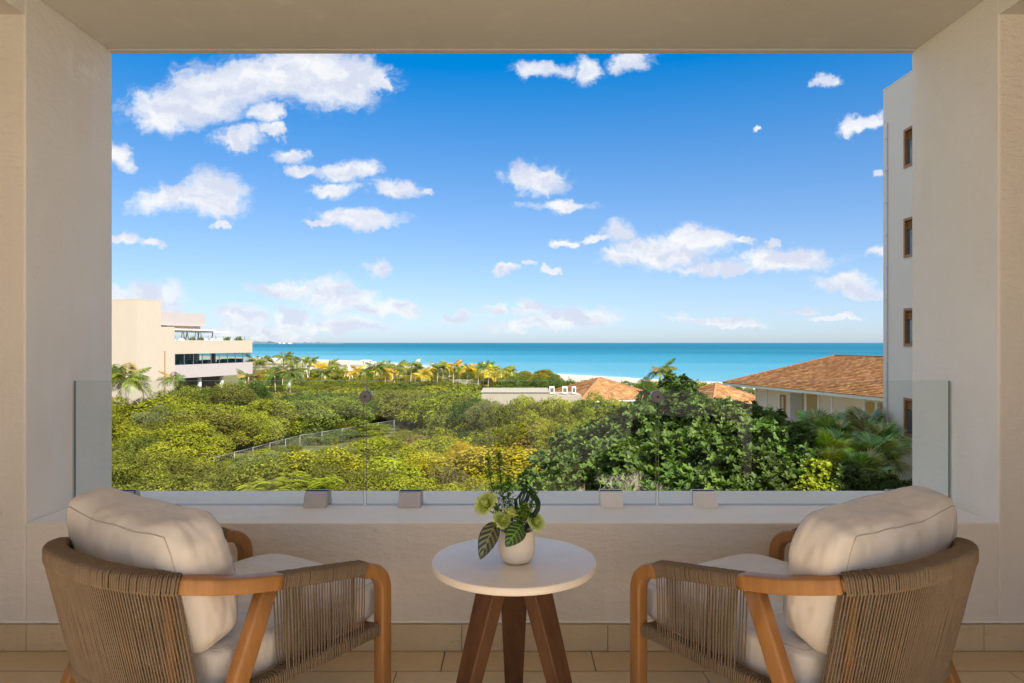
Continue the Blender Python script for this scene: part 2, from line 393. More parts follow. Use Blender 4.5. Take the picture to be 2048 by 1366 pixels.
M['ground'] = m_ground()
def m_sea():
    t = NT('sea'); at = t.n('ShaderNodeAttribute', attribute_name='off').outputs['Fac']; p = t.pos()
    st = t.noise(t.map(p, (.0009, .0055, 1)), 1, 4, .55)
    f = t.math('ADD', at, t.math('MULTIPLY', t.math('SUBTRACT', st, .5), .42))
    col = t.ramp(f, [(0., (.19, .32, .345)), (.10, (.088, .235, .305)), (.30, (.036, .175, .25)), (.52, (.009, .12, .185)), (.66, (.002, .075, .12)), (.80, (.002, .084, .135)), (1., (.013, .105, .15))])
    ch = t.noise(t.map(p, (.03, .16, 1)), 1, 5, .65)
    col = t.mix(t.ramp(ch, [(.42, 0.), (.7, .4)]), col, (.01, .20, .36))
    wc = t.noise(t.map(p, (.07, .28, 1)), 1, 5, .7); wc2 = t.noise(p, .008, 3, .6)
    cap = t.math('MULTIPLY', t.ramp(wc, [(.68, 0.), (.72, 1.)]), t.ramp(wc2, [(.4, .2), (.6, 1.)]))
    surf = t.ramp(t.math('ADD', at, t.math('MULTIPLY', t.noise(t.map(p, (.02, .05, 1)), 1, 4), .05)), [(.030, 1.), (.045, 0.)])
    cap = t.math('MAXIMUM', cap, t.math('MULTIPLY', surf, .75))
    col = t.mix(cap, col, (.85, .88, .88))
    t.bump(t.noise(t.map(p, (.12, .5, 1)), 1, 5, .65), .9, .9); return t.fin(col, .5, .12)
M['sea'] = m_sea()

# ------------------------------------------------------------------ ground, sea, far shore
SHX = np.array([-6000, -900, -220, -93, -5, 25, 53, 120, 400, 3000.]); SHY = np.array([4200, 1150, 585, 468, 300, 275, 240, 178, -60, -1500.])
def shore(x): return np.interp(x, SHX, SHY)
GZ = -10.5; SEA = -12.0
def ground():
    xs = np.concatenate([np.linspace(-5000, -320, 40), np.linspace(-300, 200, 251), np.linspace(220, 2600, 30)])
    ys = np.concatenate([np.linspace(-600, 0, 10), np.linspace(4, 640, 260), np.linspace(660, 4300, 50)])
    X, Y = np.meshgrid(xs, ys); rel = (shore(X) - Y) * .72      # metres inland of the water's edge
    nz = np.array([mnoise.fractal(Vector((x * .022, y * .022, .3)), .8, 2.1, 4) for x, y in zip(X.ravel(), Y.ravel())]).reshape(X.shape)
    Z = np.where(rel > 22, GZ + nz * .7 * np.clip((rel - 22) / 30, 0, 1), 0)
    prof = np.interp(rel, [-200, -20, 0, 6, 22, 30], [-20, -13.2, -12.0, -11.5, -10.6, GZ]); Z = np.where(rel <= 30, prof, Z)
    sand = np.interp(rel, [0, 26, 45, 75, 130, 160], [1.3, 1.2, .65, .52, .46, .1]) + nz * .35 * (rel > 26) * (rel < 170)
    nx, ny = len(xs), len(ys); idx = np.arange(nx * ny).reshape(ny, nx)
    F = np.stack([idx[:-1, :-1], idx[:-1, 1:], idx[1:, 1:], idx[1:, :-1]], -1).reshape(-1, 4)
    V = np.stack([X, Y, Z], -1).reshape(-1, 3)
    o = link('ground', np_mesh('ground', V, F, M['ground'], {'sand': sand.ravel()}, True)); tag(o, kind='structure', label='sandy ground with low scrub running down to the beach')
def sea():
    xs = np.concatenate([-np.geomspace(25000, 320, 40), np.linspace(-300, 300, 61), np.geomspace(320, 25000, 40)])
    ys = np.concatenate([np.linspace(-3000, 100, 12), np.linspace(120, 900, 80), np.geomspace(930, 24000, 70)])
    X, Y = np.meshgrid(xs, ys); D = np.clip((Y - shore(X)), 0, None)
    off = np.interp(D, [0, 40, 160, 450, 900, 2200, 5000, 24000], [0, .10, .22, .40, .58, .74, .88, 1.0])
    nx, ny = len(xs), len(ys); idx = np.arange(nx * ny).reshape(ny, nx)
    F = np.stack([idx[:-1, :-1], idx[:-1, 1:], idx[1:, 1:], idx[1:, :-1]], -1).reshape(-1, 4)
    V = np.stack([X, Y, np.full_like(X, SEA)], -1).reshape(-1, 3)
    o = link('sea', np_mesh('sea', V, F, M['sea'], {'off': off.ravel()}, True)); tag(o, kind='structure', label='turquoise sea with small whitecaps out to the horizon')
ground(); sea()
def far_shore():
    rng = random.Random(5); mb = MB(); D = 6500
    n = 90; prev = None
    for i in range(n + 1):
        px = 500 + 186 * i / n; x = (px - 1024) / FPX * D
        h = 9 + 9 * (rng.random() ** 2) + (12 if 500 < px < 532 else 0) * rng.random(); h *= min(1, (n - i) / 25 + .25)
        cur = (x, h)
        if prev:
            mb.add([(prev[0], D, SEA), (cur[0], D, SEA), (cur[0], D + 400, SEA), (prev[0], D + 400, SEA),
                    (prev[0], D + 90, SEA + prev[1]), (cur[0], D + 90, SEA + cur[1])], [(0, 1, 5, 4), (4, 5, 2, 3)])
        prev = cur
    o = mb.build('far_headland', m_simple('headland', (.075, .11, .13), .9, bs=.01)); tag(o, kind='structure', label='thin dark wooded headland on the horizon')
    h = empty('hotel_block', P(563, 685, D - 60), label='tiny pale hotel block on the distant headland', cat='building')
    for k, (dx, w, hh) in enumerate([(-25, 18, 20), (10, 24, 16), (60, 36, 15)]): MB().box(dx, dx + w, 0, 40, -14, hh - 14).build('block', M['cream'], h)
    h.location.z = SEA + 14
far_shore()

# ------------------------------------------------------------------ balcony shell
BK = -0.75      # cover stops here, back left open to bring in fill light
W, D0, D1, CZ, CZ2, SILL = 2.048, 2.87, 3.50, 2.775, 2.67, .531
def struct(o, label): return tag(o, kind='structure', label=label)
mb = MB(); mb.box(-W, W, D0, D1, -.3, SILL); struct(mb.build('parapet_wall', [M['plaster_in'], M['plaster_reveal']], bevel=.008), 'low plastered parapet wall below the opening')
pw = bpy.data.objects['parapet_wall'].data
for p in pw.polygons:
    if p.normal.z > .5 or p.normal.y > .5: p.material_index = 1
for s, nm in ((-1, 'wall_left'), (1, 'wall_right')):
    mb = MB(); x0, x1 = sorted((s * W, s * 9)); mb.box(x0, x1, D0, D1, -.3, 3.4)
    o = struct(mb.build(nm, [M['plaster_in'], M['plaster_reveal']], bevel=.010), 'plastered pier on the %s side of the opening' % ('left' if s < 0 else 'right'))
    for p in o.data.polygons:
        if abs(p.normal.x) > .5 or p.normal.y > .5: p.material_index = 1
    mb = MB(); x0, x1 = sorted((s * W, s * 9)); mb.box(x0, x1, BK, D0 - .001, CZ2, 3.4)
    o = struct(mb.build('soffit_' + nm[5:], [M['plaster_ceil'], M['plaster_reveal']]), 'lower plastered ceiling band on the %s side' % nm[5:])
    for p in o.data.polygons:
        if abs(p.normal.x) > .5: p.material_index = 1
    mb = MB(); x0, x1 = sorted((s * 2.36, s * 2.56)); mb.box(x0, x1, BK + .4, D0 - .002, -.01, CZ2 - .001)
    struct(mb.build('shade_wall_' + nm[5:], M['dark_wall']), 'unseen side wall set close in to darken the pier')  # out of view, placed near and dark to shade the piers
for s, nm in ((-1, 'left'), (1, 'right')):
    x0, x1 = sorted((s * 2.57, s * 2.9)); struct(MB().box(x0, x1, BK, BK + .18, 0.001, CZ2 - .001).build('shade_flank_' + nm, M['dark_wall']), 'unseen rear flank wall added to keep rear light off the piers')  # out of view, added to narrow the light from behind
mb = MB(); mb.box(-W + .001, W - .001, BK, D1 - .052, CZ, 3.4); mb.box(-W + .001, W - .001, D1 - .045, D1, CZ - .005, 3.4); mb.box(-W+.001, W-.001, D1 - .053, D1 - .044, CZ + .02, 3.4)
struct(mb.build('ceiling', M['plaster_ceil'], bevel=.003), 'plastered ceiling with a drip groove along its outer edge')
# rest of our own hotel block above and beside the balcony
mb = MB(); mb.box(-30, 14.19, BK, 3.3, 3.401, 10.9); mb.box(-30, -9.01, BK, 3.3, -10.6, 3.4); mb.box(9.01, 14.19, BK, 3.3, -10.6, 3.4); mb.box(-9, 9, -12, 3.3, -10.6, -.31)
tag(mb.build('hotel_facade', M['wing']), kind='structure', label='rendered body of the hotel around the balcony')
fl = MB().box(-3.2, 3.2, -.99, D0, -.3, -.012).build('floor', M['grout']); struct(fl, 'balcony floor of honey coloured stone tiles')
struct(MB().box(-9, -3.21, BK, D0, -.3, 0).box(3.21, 9, BK, D0, -.3, 0).box(-9, 9, -12, -1.0, -.3, 0).build('bounce_floor', M['bounce_deck']), 'unseen stone floor added behind the covered part to bounce sunlight in')  # out of view, added as a sunlit surface that lights the balcony
def tiles():
    rng = random.Random(3)
    def tile(x0, x1, y0, y1, par, name='floor_tile'):
        dz = rng.uniform(0, .0008)
        return MB().box(x0, x1, y0, y1, -.011, dz).build(name, M['travertine'], par, bevel=.0015, seg=1)
    # border row next to the skirting, then the field
    x = -3.3
    edges = [-3.28, -2.72, -2.16, -1.60, -1.05, -.28, .33, .92, 1.52, 2.12, 2.72, 3.28]
    for a, b in zip(edges[:-1], edges[1:]): tile(a + .0015, b - .0015, 2.684, 2.853, fl)
    yb = 2.676
    for r in range(8):
        y1 = yb - r * .60; off = (r % 2) * .3
        for c in range(12):
            a = -3.45 + c * .6 + off; b = a + .597
            a = max(a, -3.19); b = min(b, 3.19)
            if b - a < .05 or y1 - .597 < -1.1: continue
            tile(a, b, y1 - .597, y1 - (.0 if r else .0), fl)
    sk = MB().box(-3.19, 3.19, D0 - .012, D0 - .001, 0.001, .10).build('skirting', M['grout']); struct(sk, 'stone skirting along the foot of the parapet')
    e2 = [-3.19, -2.65, -2.03, -1.42, -.82, -.21, .40, 1.0, 1.45, 1.972, 2.4, 3.0, 3.19]
    for a, b in zip(e2[:-1], e2[1:]): MB().box(a + .0006, b - .0006, D0 - .020, D0 - .0115, .0012, .111).build('skirting_tile', M['travertine'], sk, bevel=.002, seg=1)
    struct(MB().box(-3.19, 3.19, D0 - .014, D0 + .002, .1125, .124).build('plaster_bead', M['plaster_reveal'], bevel=.005), 'plaster bead above the skirting')
tiles()

# ------------------------------------------------------------------ glass balustrade
def balustrade():
    root = empty('glass_balustrade', (0, 3.19, SILL), label='frameless glass balustrade of three panels standing on the white sill', cat='railing')
    for (x0, x1) in ((150, 727.5), (733, 1312), (1317, 1898)):
        a = (x0 - 1024) / FPX * 3.19; b = (x1 - 1024) / FPX * 3.19
        g = MB().box(a, b, -.006, .006, .004, .58); o = g.build('glass_panel', [M['glass'], M['glass_edge']], root)
        for p in o.data.polygons:
            if abs(p.normal.y) < .5: p.material_index = 1
    kinds = [(248, 0), (636, 0), (822, 0), (1221, 2), (1407, 1), (1800, 0)]
    for px, k in kinds:
        cx = (px - 1024) / FPX * 3.19; mt = M['shoe'] if k == 0 else M['shoe_sunlit']
        pr = [(-.060, 0), (-.034, .066), (-.0075, .066), (-.0075, 0)]
        for sgn in (1, -1):
            n = 4; hw = .051
            vs = [(cx - hw, sgn * y, z) for y, z in pr] + [(cx + hw, sgn * y, z) for y, z in pr]
            MB().add(vs, [(0, 1, 2, 3), (7, 6, 5, 4)] + [(i, (i+1) % 4 + 0, 4 + (i+1) % 4, 4 + i) for i in range(4)]).build('clamp_cover', mt, root, bevel=.0018)
        MB().box(cx - .052, cx + .052, -.0072, .0072, .0662, .0690).build('gasket', M['dark'], root)
    for px in (732, 1314):
        cx = (px - 1024) / FPX * 3.19; z = EYE + (HOR - 793) / FPX * 3.19 - SILL
        def disc(y0, y1, r, mt, nm):
            m_ = MB(); m_.lathe([(r*.93, y0), (r, y0 + .002), (r, y1 - .002), (r*.93, y1)], 40)
            o = m_.build(nm, mt, root, smooth=True); o.rotation_euler = (R(90), 0, 0); o.location = (cx, 0, z)
            es = o.modifiers.new('split', 'EDGE_SPLIT'); es.split_angle = R(40)
            return o
        disc(.0065, .022, .0275, M['steel_dark'], 'clamp_disc'); disc(-.022, -.0065, .0275, M['steel'], 'clamp_disc')
        disc(.0222, .0245, .006, M['dark'], 'screw')
balustrade()

# ------------------------------------------------------------------ foliage meshes
def lobes_for(rng, n, flat=.75, rl=(.26, .42)):
    out = []
    for i in range(n):
        a = rng.uniform(0, 2*np.pi); z = rng.uniform(-.15, 1) ** 1.0; r = np.sqrt(max(0, 1 - z*z))
        q = rng.uniform(.55, .80) if rl[0] > .2 else rng.uniform(.68, .92); out.append((np.array([np.cos(a)*r*q, np.sin(a)*r*q, z*q*flat]), rng.uniform(*rl)))
    out.append((np.array([0, 0, .1]), .5)); return out
def frames(n):
    up = np.tile(np.array([0, 0, 1.]), (len(n), 1)); t = np.cross(n, up); l = np.linalg.norm(t, axis=1, keepdims=True)
    t = np.where(l < 1e-3, np.array([1., 0, 0]), t / np.maximum(l, 1e-6)); b = np.cross(n, t); return t, b
def crown_small(name, seed, n, size, nl=34, flat=.75, mat='leaf', upbias=.35, aspect=.55, rl=(.26, .42)):
    """dome of small leaves set in many lobes; unit radius"""
    rng = np.random.default_rng(seed); lb = lobes_for(rng, nl, flat, rl); C = np.array([c for c, r in lb]); RR = np.array([r for c, r in lb])
    k = rng.choice(len(lb), n, p=RR**2 / (RR**2).sum()); d = rng.normal(size=(n, 3)); d[:, 2] += .35; d /= np.linalg.norm(d, axis=1, keepdims=True)
    tuft = rng.normal(size=(n, 3)) * .02
    rad = RR[k] * (1 - np.abs(rng.normal(size=n)) * .13 + (rng.random(n) < .05) * rng.uniform(0, .22, n))
    p = C[k] + d * rad[:, None] + tuft
    keep = np.ones(n, bool)
    for j in range(len(lb)):
        keep &= ~((np.linalg.norm(p - C[j], axis=1) < RR[j] * .72) & (k != j))
    keep &= p[:, 2] > -.35
    p = p[keep]; d = d[keep]; kk = k[keep]
    ns, per = 150, 16; j = rng.integers(0, len(p), ns); sdir = d[j] * .5 + rng.normal(size=(ns, 3)) * .25 + np.array([0, 0, .8]); sdir /= np.linalg.norm(sdir, axis=1, keepdims=True)
    tt = rng.random((ns, per, 1)) ; q = (p[j][:, None] + sdir[:, None] * tt * rng.uniform(.05, .20, (ns, 1, 1)) + rng.normal(size=(ns, per, 3)) * .010).reshape(-1, 3)
    p = np.concatenate([p, q]); d = np.concatenate([d, np.repeat(sdir, per, 0)]); kk = np.concatenate([kk, np.repeat(kk[j], per)]); n = len(p)
    nn = d + rng.normal(size=(n, 3)) * .65; nn[:, 2] += upbias; nn /= np.linalg.norm(nn, axis=1, keepdims=True)
    t, b = frames(nn); a = rng.uniform(0, 2*np.pi, n)[:, None]; u = t*np.cos(a) + b*np.sin(a); v = np.cross(nn, u)
    s = (size * rng.uniform(.65, 1.35, n))[:, None]
    V = np.stack([p - u*s*.5, p + v*s*.5*aspect + nn*s*.12, p + u*s*.5, p - v*s*.5*aspect + nn*s*.12], 1).reshape(-1, 3)
    F = np.arange(n*4).reshape(n, 4); F = np.concatenate([F[:, [0, 1, 2]], F[:, [0, 2, 3]]])
    # brighter rnd near the lobe tops (young leaves), random elsewhere
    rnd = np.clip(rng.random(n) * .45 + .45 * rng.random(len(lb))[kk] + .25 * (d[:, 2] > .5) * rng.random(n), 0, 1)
    return np_mesh(name, V, F, M[mat], {'rnd': np.repeat(rnd, 4)})
def crown_rosette(name, seed, nros, leaf, nl=30, flat=.95, mat='leaf_gloss', per=8):
    """big obovate leaves in whorls at the shoot tips, with some twigs; unit radius"""
    rng = np.random.default_rng(seed); lb = lobes_for(rng, nl, flat, (.2, .38)); C = np.array([c for c, r in lb]); RR = np.array([r for c, r in lb])
    k = rng.choice(len(lb), nros, p=RR**2 / (RR**2).sum()); d = rng.normal(size=(nros, 3)); d[:, 2] += .4; d /= np.linalg.norm(d, axis=1, keepdims=True)
    p = C[k] + d * (RR[k] * rng.uniform(.70, 1.12, nros))[:, None]; p = p[p[:, 2] > -.6]; d = d[:len(p)]; n = len(p)
    ax = d * .6 + rng.normal(size=(n, 3)) * .3 + np.array([0, 0, .8]); ax /= np.linalg.norm(ax, axis=1, keepdims=True)
    t, b = frames(ax); Vs = []; rn = []
    rr0 = rng.random(n)
    for j in range(per):
        a = (j * 2.4 + rng.uniform(0, .6, n))[:, None]; tilt = rng.uniform(.1, .75, n)[:, None]
        u = (t*np.cos(a) + b*np.sin(a)) * np.cos(tilt) + ax * np.sin(tilt); s = np.cross(ax, u); s /= np.linalg.norm(s, axis=1, keepdims=True); nn = np.cross(u, s)
        Ln = (leaf * rng.uniform(.7, 1.25, n))[:, None]; w = Ln * .27; o = p - ax * (leaf * .35 * rng.random(n))[:, None]
        Vs.append(np.stack([o, o + u*Ln*.62 + s*w + nn*w*.4, o + u*Ln*.98 + s*w*.3 + nn*0, o + u*Ln*.98 - s*w*.3, o + u*Ln*.62 - s*w + nn*w*.4, o + u*Ln*.6 - nn*w*.05], 1))
        rn.append(np.clip(rr0 * .6 + rng.random(n) * .4, 0, 1))
    V = np.concatenate(Vs).reshape(-1, 3); m = len(V) // 6; B = np.arange(m)[:, None] * 6
    F = np.concatenate([B + [0, 1, 5], B + [1, 2, 5], B + [2, 3, 5], B + [3, 4, 5], B + [4, 0, 5]])
    return np_mesh(name, V, F, M[mat], {'rnd': np.repeat(np.concatenate(rn), 6)})
def crown_feather(name, seed, nfr, L=.5, mat='leaf', nl=26):
    """drooping compound leaves with two rows of leaflets; unit radius"""
    rng = np.random.default_rng(seed); lb = lobes_for(rng, nl, .85); C = np.array([c for c, r in lb]); RR = np.array([r for c, r in lb])
    k = rng.choice(len(lb), nfr); d = rng.normal(size=(nfr, 3)); d[:, 2] = np.abs(d[:, 2]) * .8 + .1; d /= np.linalg.norm(d, axis=1, keepdims=True)
    o = C[k] + d * (RR[k] * rng.uniform(.4, .9, nfr))[:, None]; h = d.copy(); h[:, 2] = 0; h /= np.maximum(np.linalg.norm(h, axis=1, keepdims=True), 1e-3)
    Vs = []; rn = []; base = rng.random(nfr); Lf = (L * rng.uniform(.6, 1.2, nfr))[:, None]
    side = np.cross(h, np.array([0, 0, 1.]))
    for j in range(9):
        f = (j + 1) / 9; c = o + Lf * (h * f * .9 + np.array([0, 0, 1.]) * (f * .55 - f * f * .75)); w = Lf * .30 * math.sin(math.pi * (.15 + .8 * f)); dw = Lf * .05
        for sg in (-1, 1):
            u = side * sg * .9 + h * .35 - np.array([0, 0, .25]); tt = h
            Vs.append(np.stack([c - tt*dw, c + u*w*.6 - tt*dw*.9, c + u*w, c + u*w*.5 + tt*dw*1.1], 1)); rn.append(np.clip(base*.7 + rng.random(nfr)*.3, 0, 1))
    V = np.concatenate(Vs).reshape(-1, 3); m = len(V) // 4; F = np.arange(m*4).reshape(m, 4)
    return np_mesh(name, V, F, M[mat], {'rnd': np.repeat(np.concatenate(rn), 4)})
def branch_mesh(name, seed, n=7, mat='bark', spread=.45, top=.5, r0=.04, base=-1.1):
    rng = random.Random(seed); mb = MB()
    mb.tube([(0, 0, base), (.02, .01, base * .5), (0, 0, -.1)], [r0, r0*.8, r0*.6], 6)
    for i in range(n):
        a = 2*math.pi*i/n + rng.uniform(-.3, .3); q = rng.uniform(.5, 1) * spread; z = rng.uniform(.2, top)
        m_ = Vector((math.cos(a)*q*.45, math.sin(a)*q*.45, z*.35)); e = Vector((math.cos(a)*q, math.sin(a)*q, z))
        mb.tube([(0, 0, -.3 + .1 * rng.random()), m_, e], [r0*.5, r0*.33, r0*.12], 5)
        for k in range(3):
            b = m_.lerp(e, rng.uniform(.1, .8)); mb.tube([b, b + Vector((rng.uniform(-.3, .3), rng.uniform(-.3, .3), rng.uniform(.0, .3)))], [r0*.22, r0*.06], 4)
    return mb.mesh(name, M[mat], True)
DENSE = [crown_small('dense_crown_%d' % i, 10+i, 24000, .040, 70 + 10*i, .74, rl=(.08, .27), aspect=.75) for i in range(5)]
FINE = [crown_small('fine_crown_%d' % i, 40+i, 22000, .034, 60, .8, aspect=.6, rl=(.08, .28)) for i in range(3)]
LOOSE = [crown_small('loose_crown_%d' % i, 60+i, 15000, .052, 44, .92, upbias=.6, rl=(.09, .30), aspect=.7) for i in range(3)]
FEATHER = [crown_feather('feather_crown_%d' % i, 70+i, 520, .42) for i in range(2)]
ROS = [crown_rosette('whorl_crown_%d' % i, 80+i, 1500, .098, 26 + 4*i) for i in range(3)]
BRT = {b: [branch_mesh('branches_%d' % i, i + 4, base=-b) for i in range(3)] for b in (1.0, 1.6, 2.4, 3.4, 4.8, 6.5, 9.0)}
BR = [0, 1, 2]
def branches(k, h, rz):
    b = (h - rz * .98) / rz; key = min(BRT, key=lambda q: abs(q - b) if q >= b * .93 else 9 + q); return BRT[key][k % 3]
def plant(name, crown, br, loc, rad, h, color, rz, label, cat, group, cz=.42):
    """loc = foot on the ground; the crown's middle sits at cz of the height"""
    root = empty(name, loc, rz, label=label, cat=cat, group=group)
    c = link('crown', crown, root, (0, 0, h - rad[2] * .98), None, rad); c.color = color + (1,)
    t = link('trunk', branches(br, h, rad[2]), root, (0, 0, h - rad[2] * .98), None, rad)
    return root
rng = random.Random(11)
OLIVE, LIME, GOLD, GREY, DEEP, RUST = (.148, .155, .024), (.235, .245, .020), (.285, .255, .018), (.18, .19, .072), (.063, .105, .017), (.18, .135, .045)
def jit(c, a=.18):
    k = 1 + rng.uniform(-a, a); return tuple(max(0, x * k * (1 + rng.uniform(-.08, .08))) for x in c)

# ------------------------------------------------------------------ thicket of rounded shrubs between the balcony and the beach
KIND = {'olive': ('olive green dome shaped shrub', OLIVE), 'lime': ('bright lime green bushy shrub', LIME), 'gold': ('golden yellow flowering shrub', GOLD),
        'grey': ('pale grey green twiggy shrub', GREY), 'deep': ('dark green leafy shrub', DEEP), 'rust': ('shrub with rust brown dry foliage', RUST)}
def zone(px, d):
    s = 'left' if px < 730 else ('middle' if px < 1315 else 'right')
    return '%s, behind the %s glass panel' % ('nearest the balcony' if d < 52 else ('halfway to the beach' if d < 85 else 'beside the far palms'), s)
def thicket():
    d = 33.0; n = 0
    while d < 136:
        step = .062 * d + 1.1; x = -.60 * d - step
        lim = .60 * d
        while x < lim:
            xx = x + rng.uniform(-.3, .3) * step; dd = d + rng.uniform(-.35, .35) * step; x += step
            px = 1024 + xx / dd * FPX
            if px < 190: continue
            if px > 1120 and dd < 60 - (px - 1120) * .01: continue          # taller leafy trees stand here
            if px > 1380: continue
            if 960 < px < 1330 and dd > 70: continue                        # low roofs stand here
            if px < 530 and dd > 86: continue                               # the cream building
            # along the wire fence the scrub is low and open
            fx = (dd - 61) / (92 - 61); fpx = 430 + fx * 370
            near_f = 55 < dd < 96 and abs(px - fpx) < 55
            py = HOR + (8.6 / dd) * FPX
            # colour by the photograph's own drifts of colour
            u = rng.random()
            if 830 < px < 1090 and 36 < dd < 62: kind = 'gold' if u < .55 else ('lime' if u < .80 else ('rust' if u < .85 else 'olive'))
            elif 900 < px < 1120 and dd < 44: kind = 'grey' if u < .7 else 'olive'
            elif 1030 < px < 1260 and 50 < dd: kind = 'lime' if u < .55 else ('olive' if u < .85 else 'rust')
            elif dd > 84: kind = 'olive' if u < .62 else ('deep' if u < .72 else 'lime')
            elif px < 460 and dd < 70: kind = 'lime' if u < .42 else 'olive'
            elif 620 < px < 860 and dd < 60: kind = 'lime' if u < .54 else ('gold' if u < .56 else ('grey' if u < .72 else 'olive'))
            else: kind = 'olive' if u < .52 else ('lime' if u < .76 else ('deep' if u < .90 else 'grey'))
            r = step * rng.choice((rng.uniform(.5, .75), rng.uniform(.75, 1.05), rng.uniform(.9, 1.3))); h = rng.uniform(3.1, 4.9) + .014 * (dd - 33)
            if dd > 100: h = min(h, 4.6)
            if 395 < px < 850:
                dfn = float(np.interp(px, [430, 600, 818], [60, 74.5, 94]))
                if dd < dfn + 1.5:
                    yb = float(np.interp(px, [430, 590, 612, 818], [921, 884, 902, 858])); hm = EYE - (yb - HOR) / FPX * dd - GZ
                    if h > hm: h = hm * rng.uniform(.85, 1.0)
                    h = max(h, .9)
                    r = min(r, h * 1.1 + .4)
            if near_f: r *= .6; h *= .36; kind = 'lime' if u < .8 else 'grey'
            if kind in ('grey',): me = rng.choice(FINE)
            elif kind in ('lime', 'rust'): me = rng.choice(LOOSE + DENSE[:3])
            elif kind == 'gold': me = rng.choice(FINE + LOOSE[:1])
            else: me = rng.choice(DENSE + FINE[:1])
            if dd < 40 and 480 < px < 860 and u < .6: me = rng.choice(FEATHER); kind = 'lime'
            nm, c = KIND[kind]
            plant('thicket_shrub', me, rng.choice(BR), (xx, dd, GZ - .1), (r, r * rng.uniform(.85, 1.1), min(h * .62, r * rng.uniform(.8, 1.0))), h, jit(c), rng.uniform(0, 6.28),
                  nm + ' ' + zone(px, dd), 'shrub', nm + 's of the thicket'); n += 1
        d += step * .82
    return n
N_TH = thicket()
def screen():
    lst = [(350,772,84,3.2,'olive'),(395,764,86,3.0,'olive'),(432,767,88,3.0,'deep'),(465,758,86,3.4,'olive'),(498,757,92,3.2,'deep'),(300,790,82,2.6,'olive'),(238,800,76,2.6,'lime'),(520,778,98,3,'olive'),
        (975,794,66,2.2,'grey'),(1005,801,64,2.3,'olive'),(1045,793,66,2.0,'lime'),(1080,798,64,2.0,'olive'),(1112,796,64,2.4,'lime'),(1150,792,62,2.4,'lime'),(1190,794,60,2.4,'lime'),(1230,800,60,2.4,'lime'),(1262,812,58,2.0,'olive'),(945,790,70,2.6,'deep'),
        (1060,830,56,2.4,'lime'),(1120,835,52,2.4,'lime'),(1180,828,50,2.4,'lime'),(1010,840,55,2.4,'olive')]
    ds = ['olive tree under the fin of the cream building', 'olive tree under the left end of the white band', 'dark tree before the first white column', 'olive tree before the second white column', 'dark tree under the sea end of the white band', 'olive tree at the foot of the cream wall', 'lime tree at the foot of the leftmost cream wall', 'olive tree just beyond the sea end of the cream building',
        'pale twiggy tree before the left end of the low flat roofed building', 'olive tree before the low flat roofed building, left of centre', 'lime tree before the low flat roofed building, right of centre', 'olive tree at the right end of the low flat roofed building', 'lime tree right below the rooftop units', 'lime tree in front of the first pyramid roof, left', 'lime tree in front of the middle of the first pyramid roof', 'lime tree in front of the first pyramid roof, right', 'olive tree between the first pyramid roof and the tallest tree', 'dark tree left of the low flat roofed building',
        'lime tree below the low flat roofed building, second row', 'lime tree below the rooftop units, second row', 'lime tree below the first pyramid roof, second row', 'olive tree below the left end of the low building, second row']
    for i, (px, py, d, r, k) in enumerate(lst):
        t = P(px, py, d); me = rng.choice(FINE if k == 'grey' else (LOOSE + DENSE[:3] if k == 'lime' else DENSE))
        plant('rounded_tree', me, i % 3, (t.x, d, GZ), (r, r, r * .95), t.z - GZ, jit(KIND[k][1], .1), i * 1.3, ds[i], 'tree', None)
screen()
def fence_bushes():
    for i in range(9):
        px = 425 + i * 20; d = float(np.interp(px, [428, 600], [60, 74.5])) - 2.2; py = float(np.interp(px, [428, 600], [915, 871])) + rng.uniform(5, 14); t = P(px, py, d); h = t.z - GZ
        k = ('olive', 'lime', 'olive', 'grey')[i % 4]; r = min(1.5, h * .8)
        plant('fence_bush', (DENSE + FINE)[i % 8], i % 3, (t.x, d, GZ), (r, r, h * .55), h, jit(KIND[k][1]), i, {'olive': 'olive', 'lime': 'lime', 'grey': 'pale grey'}[k] + ' green bush growing against the near end of the wire fence', 'shrub', 'bushes along the wire fence')
fence_bushes()

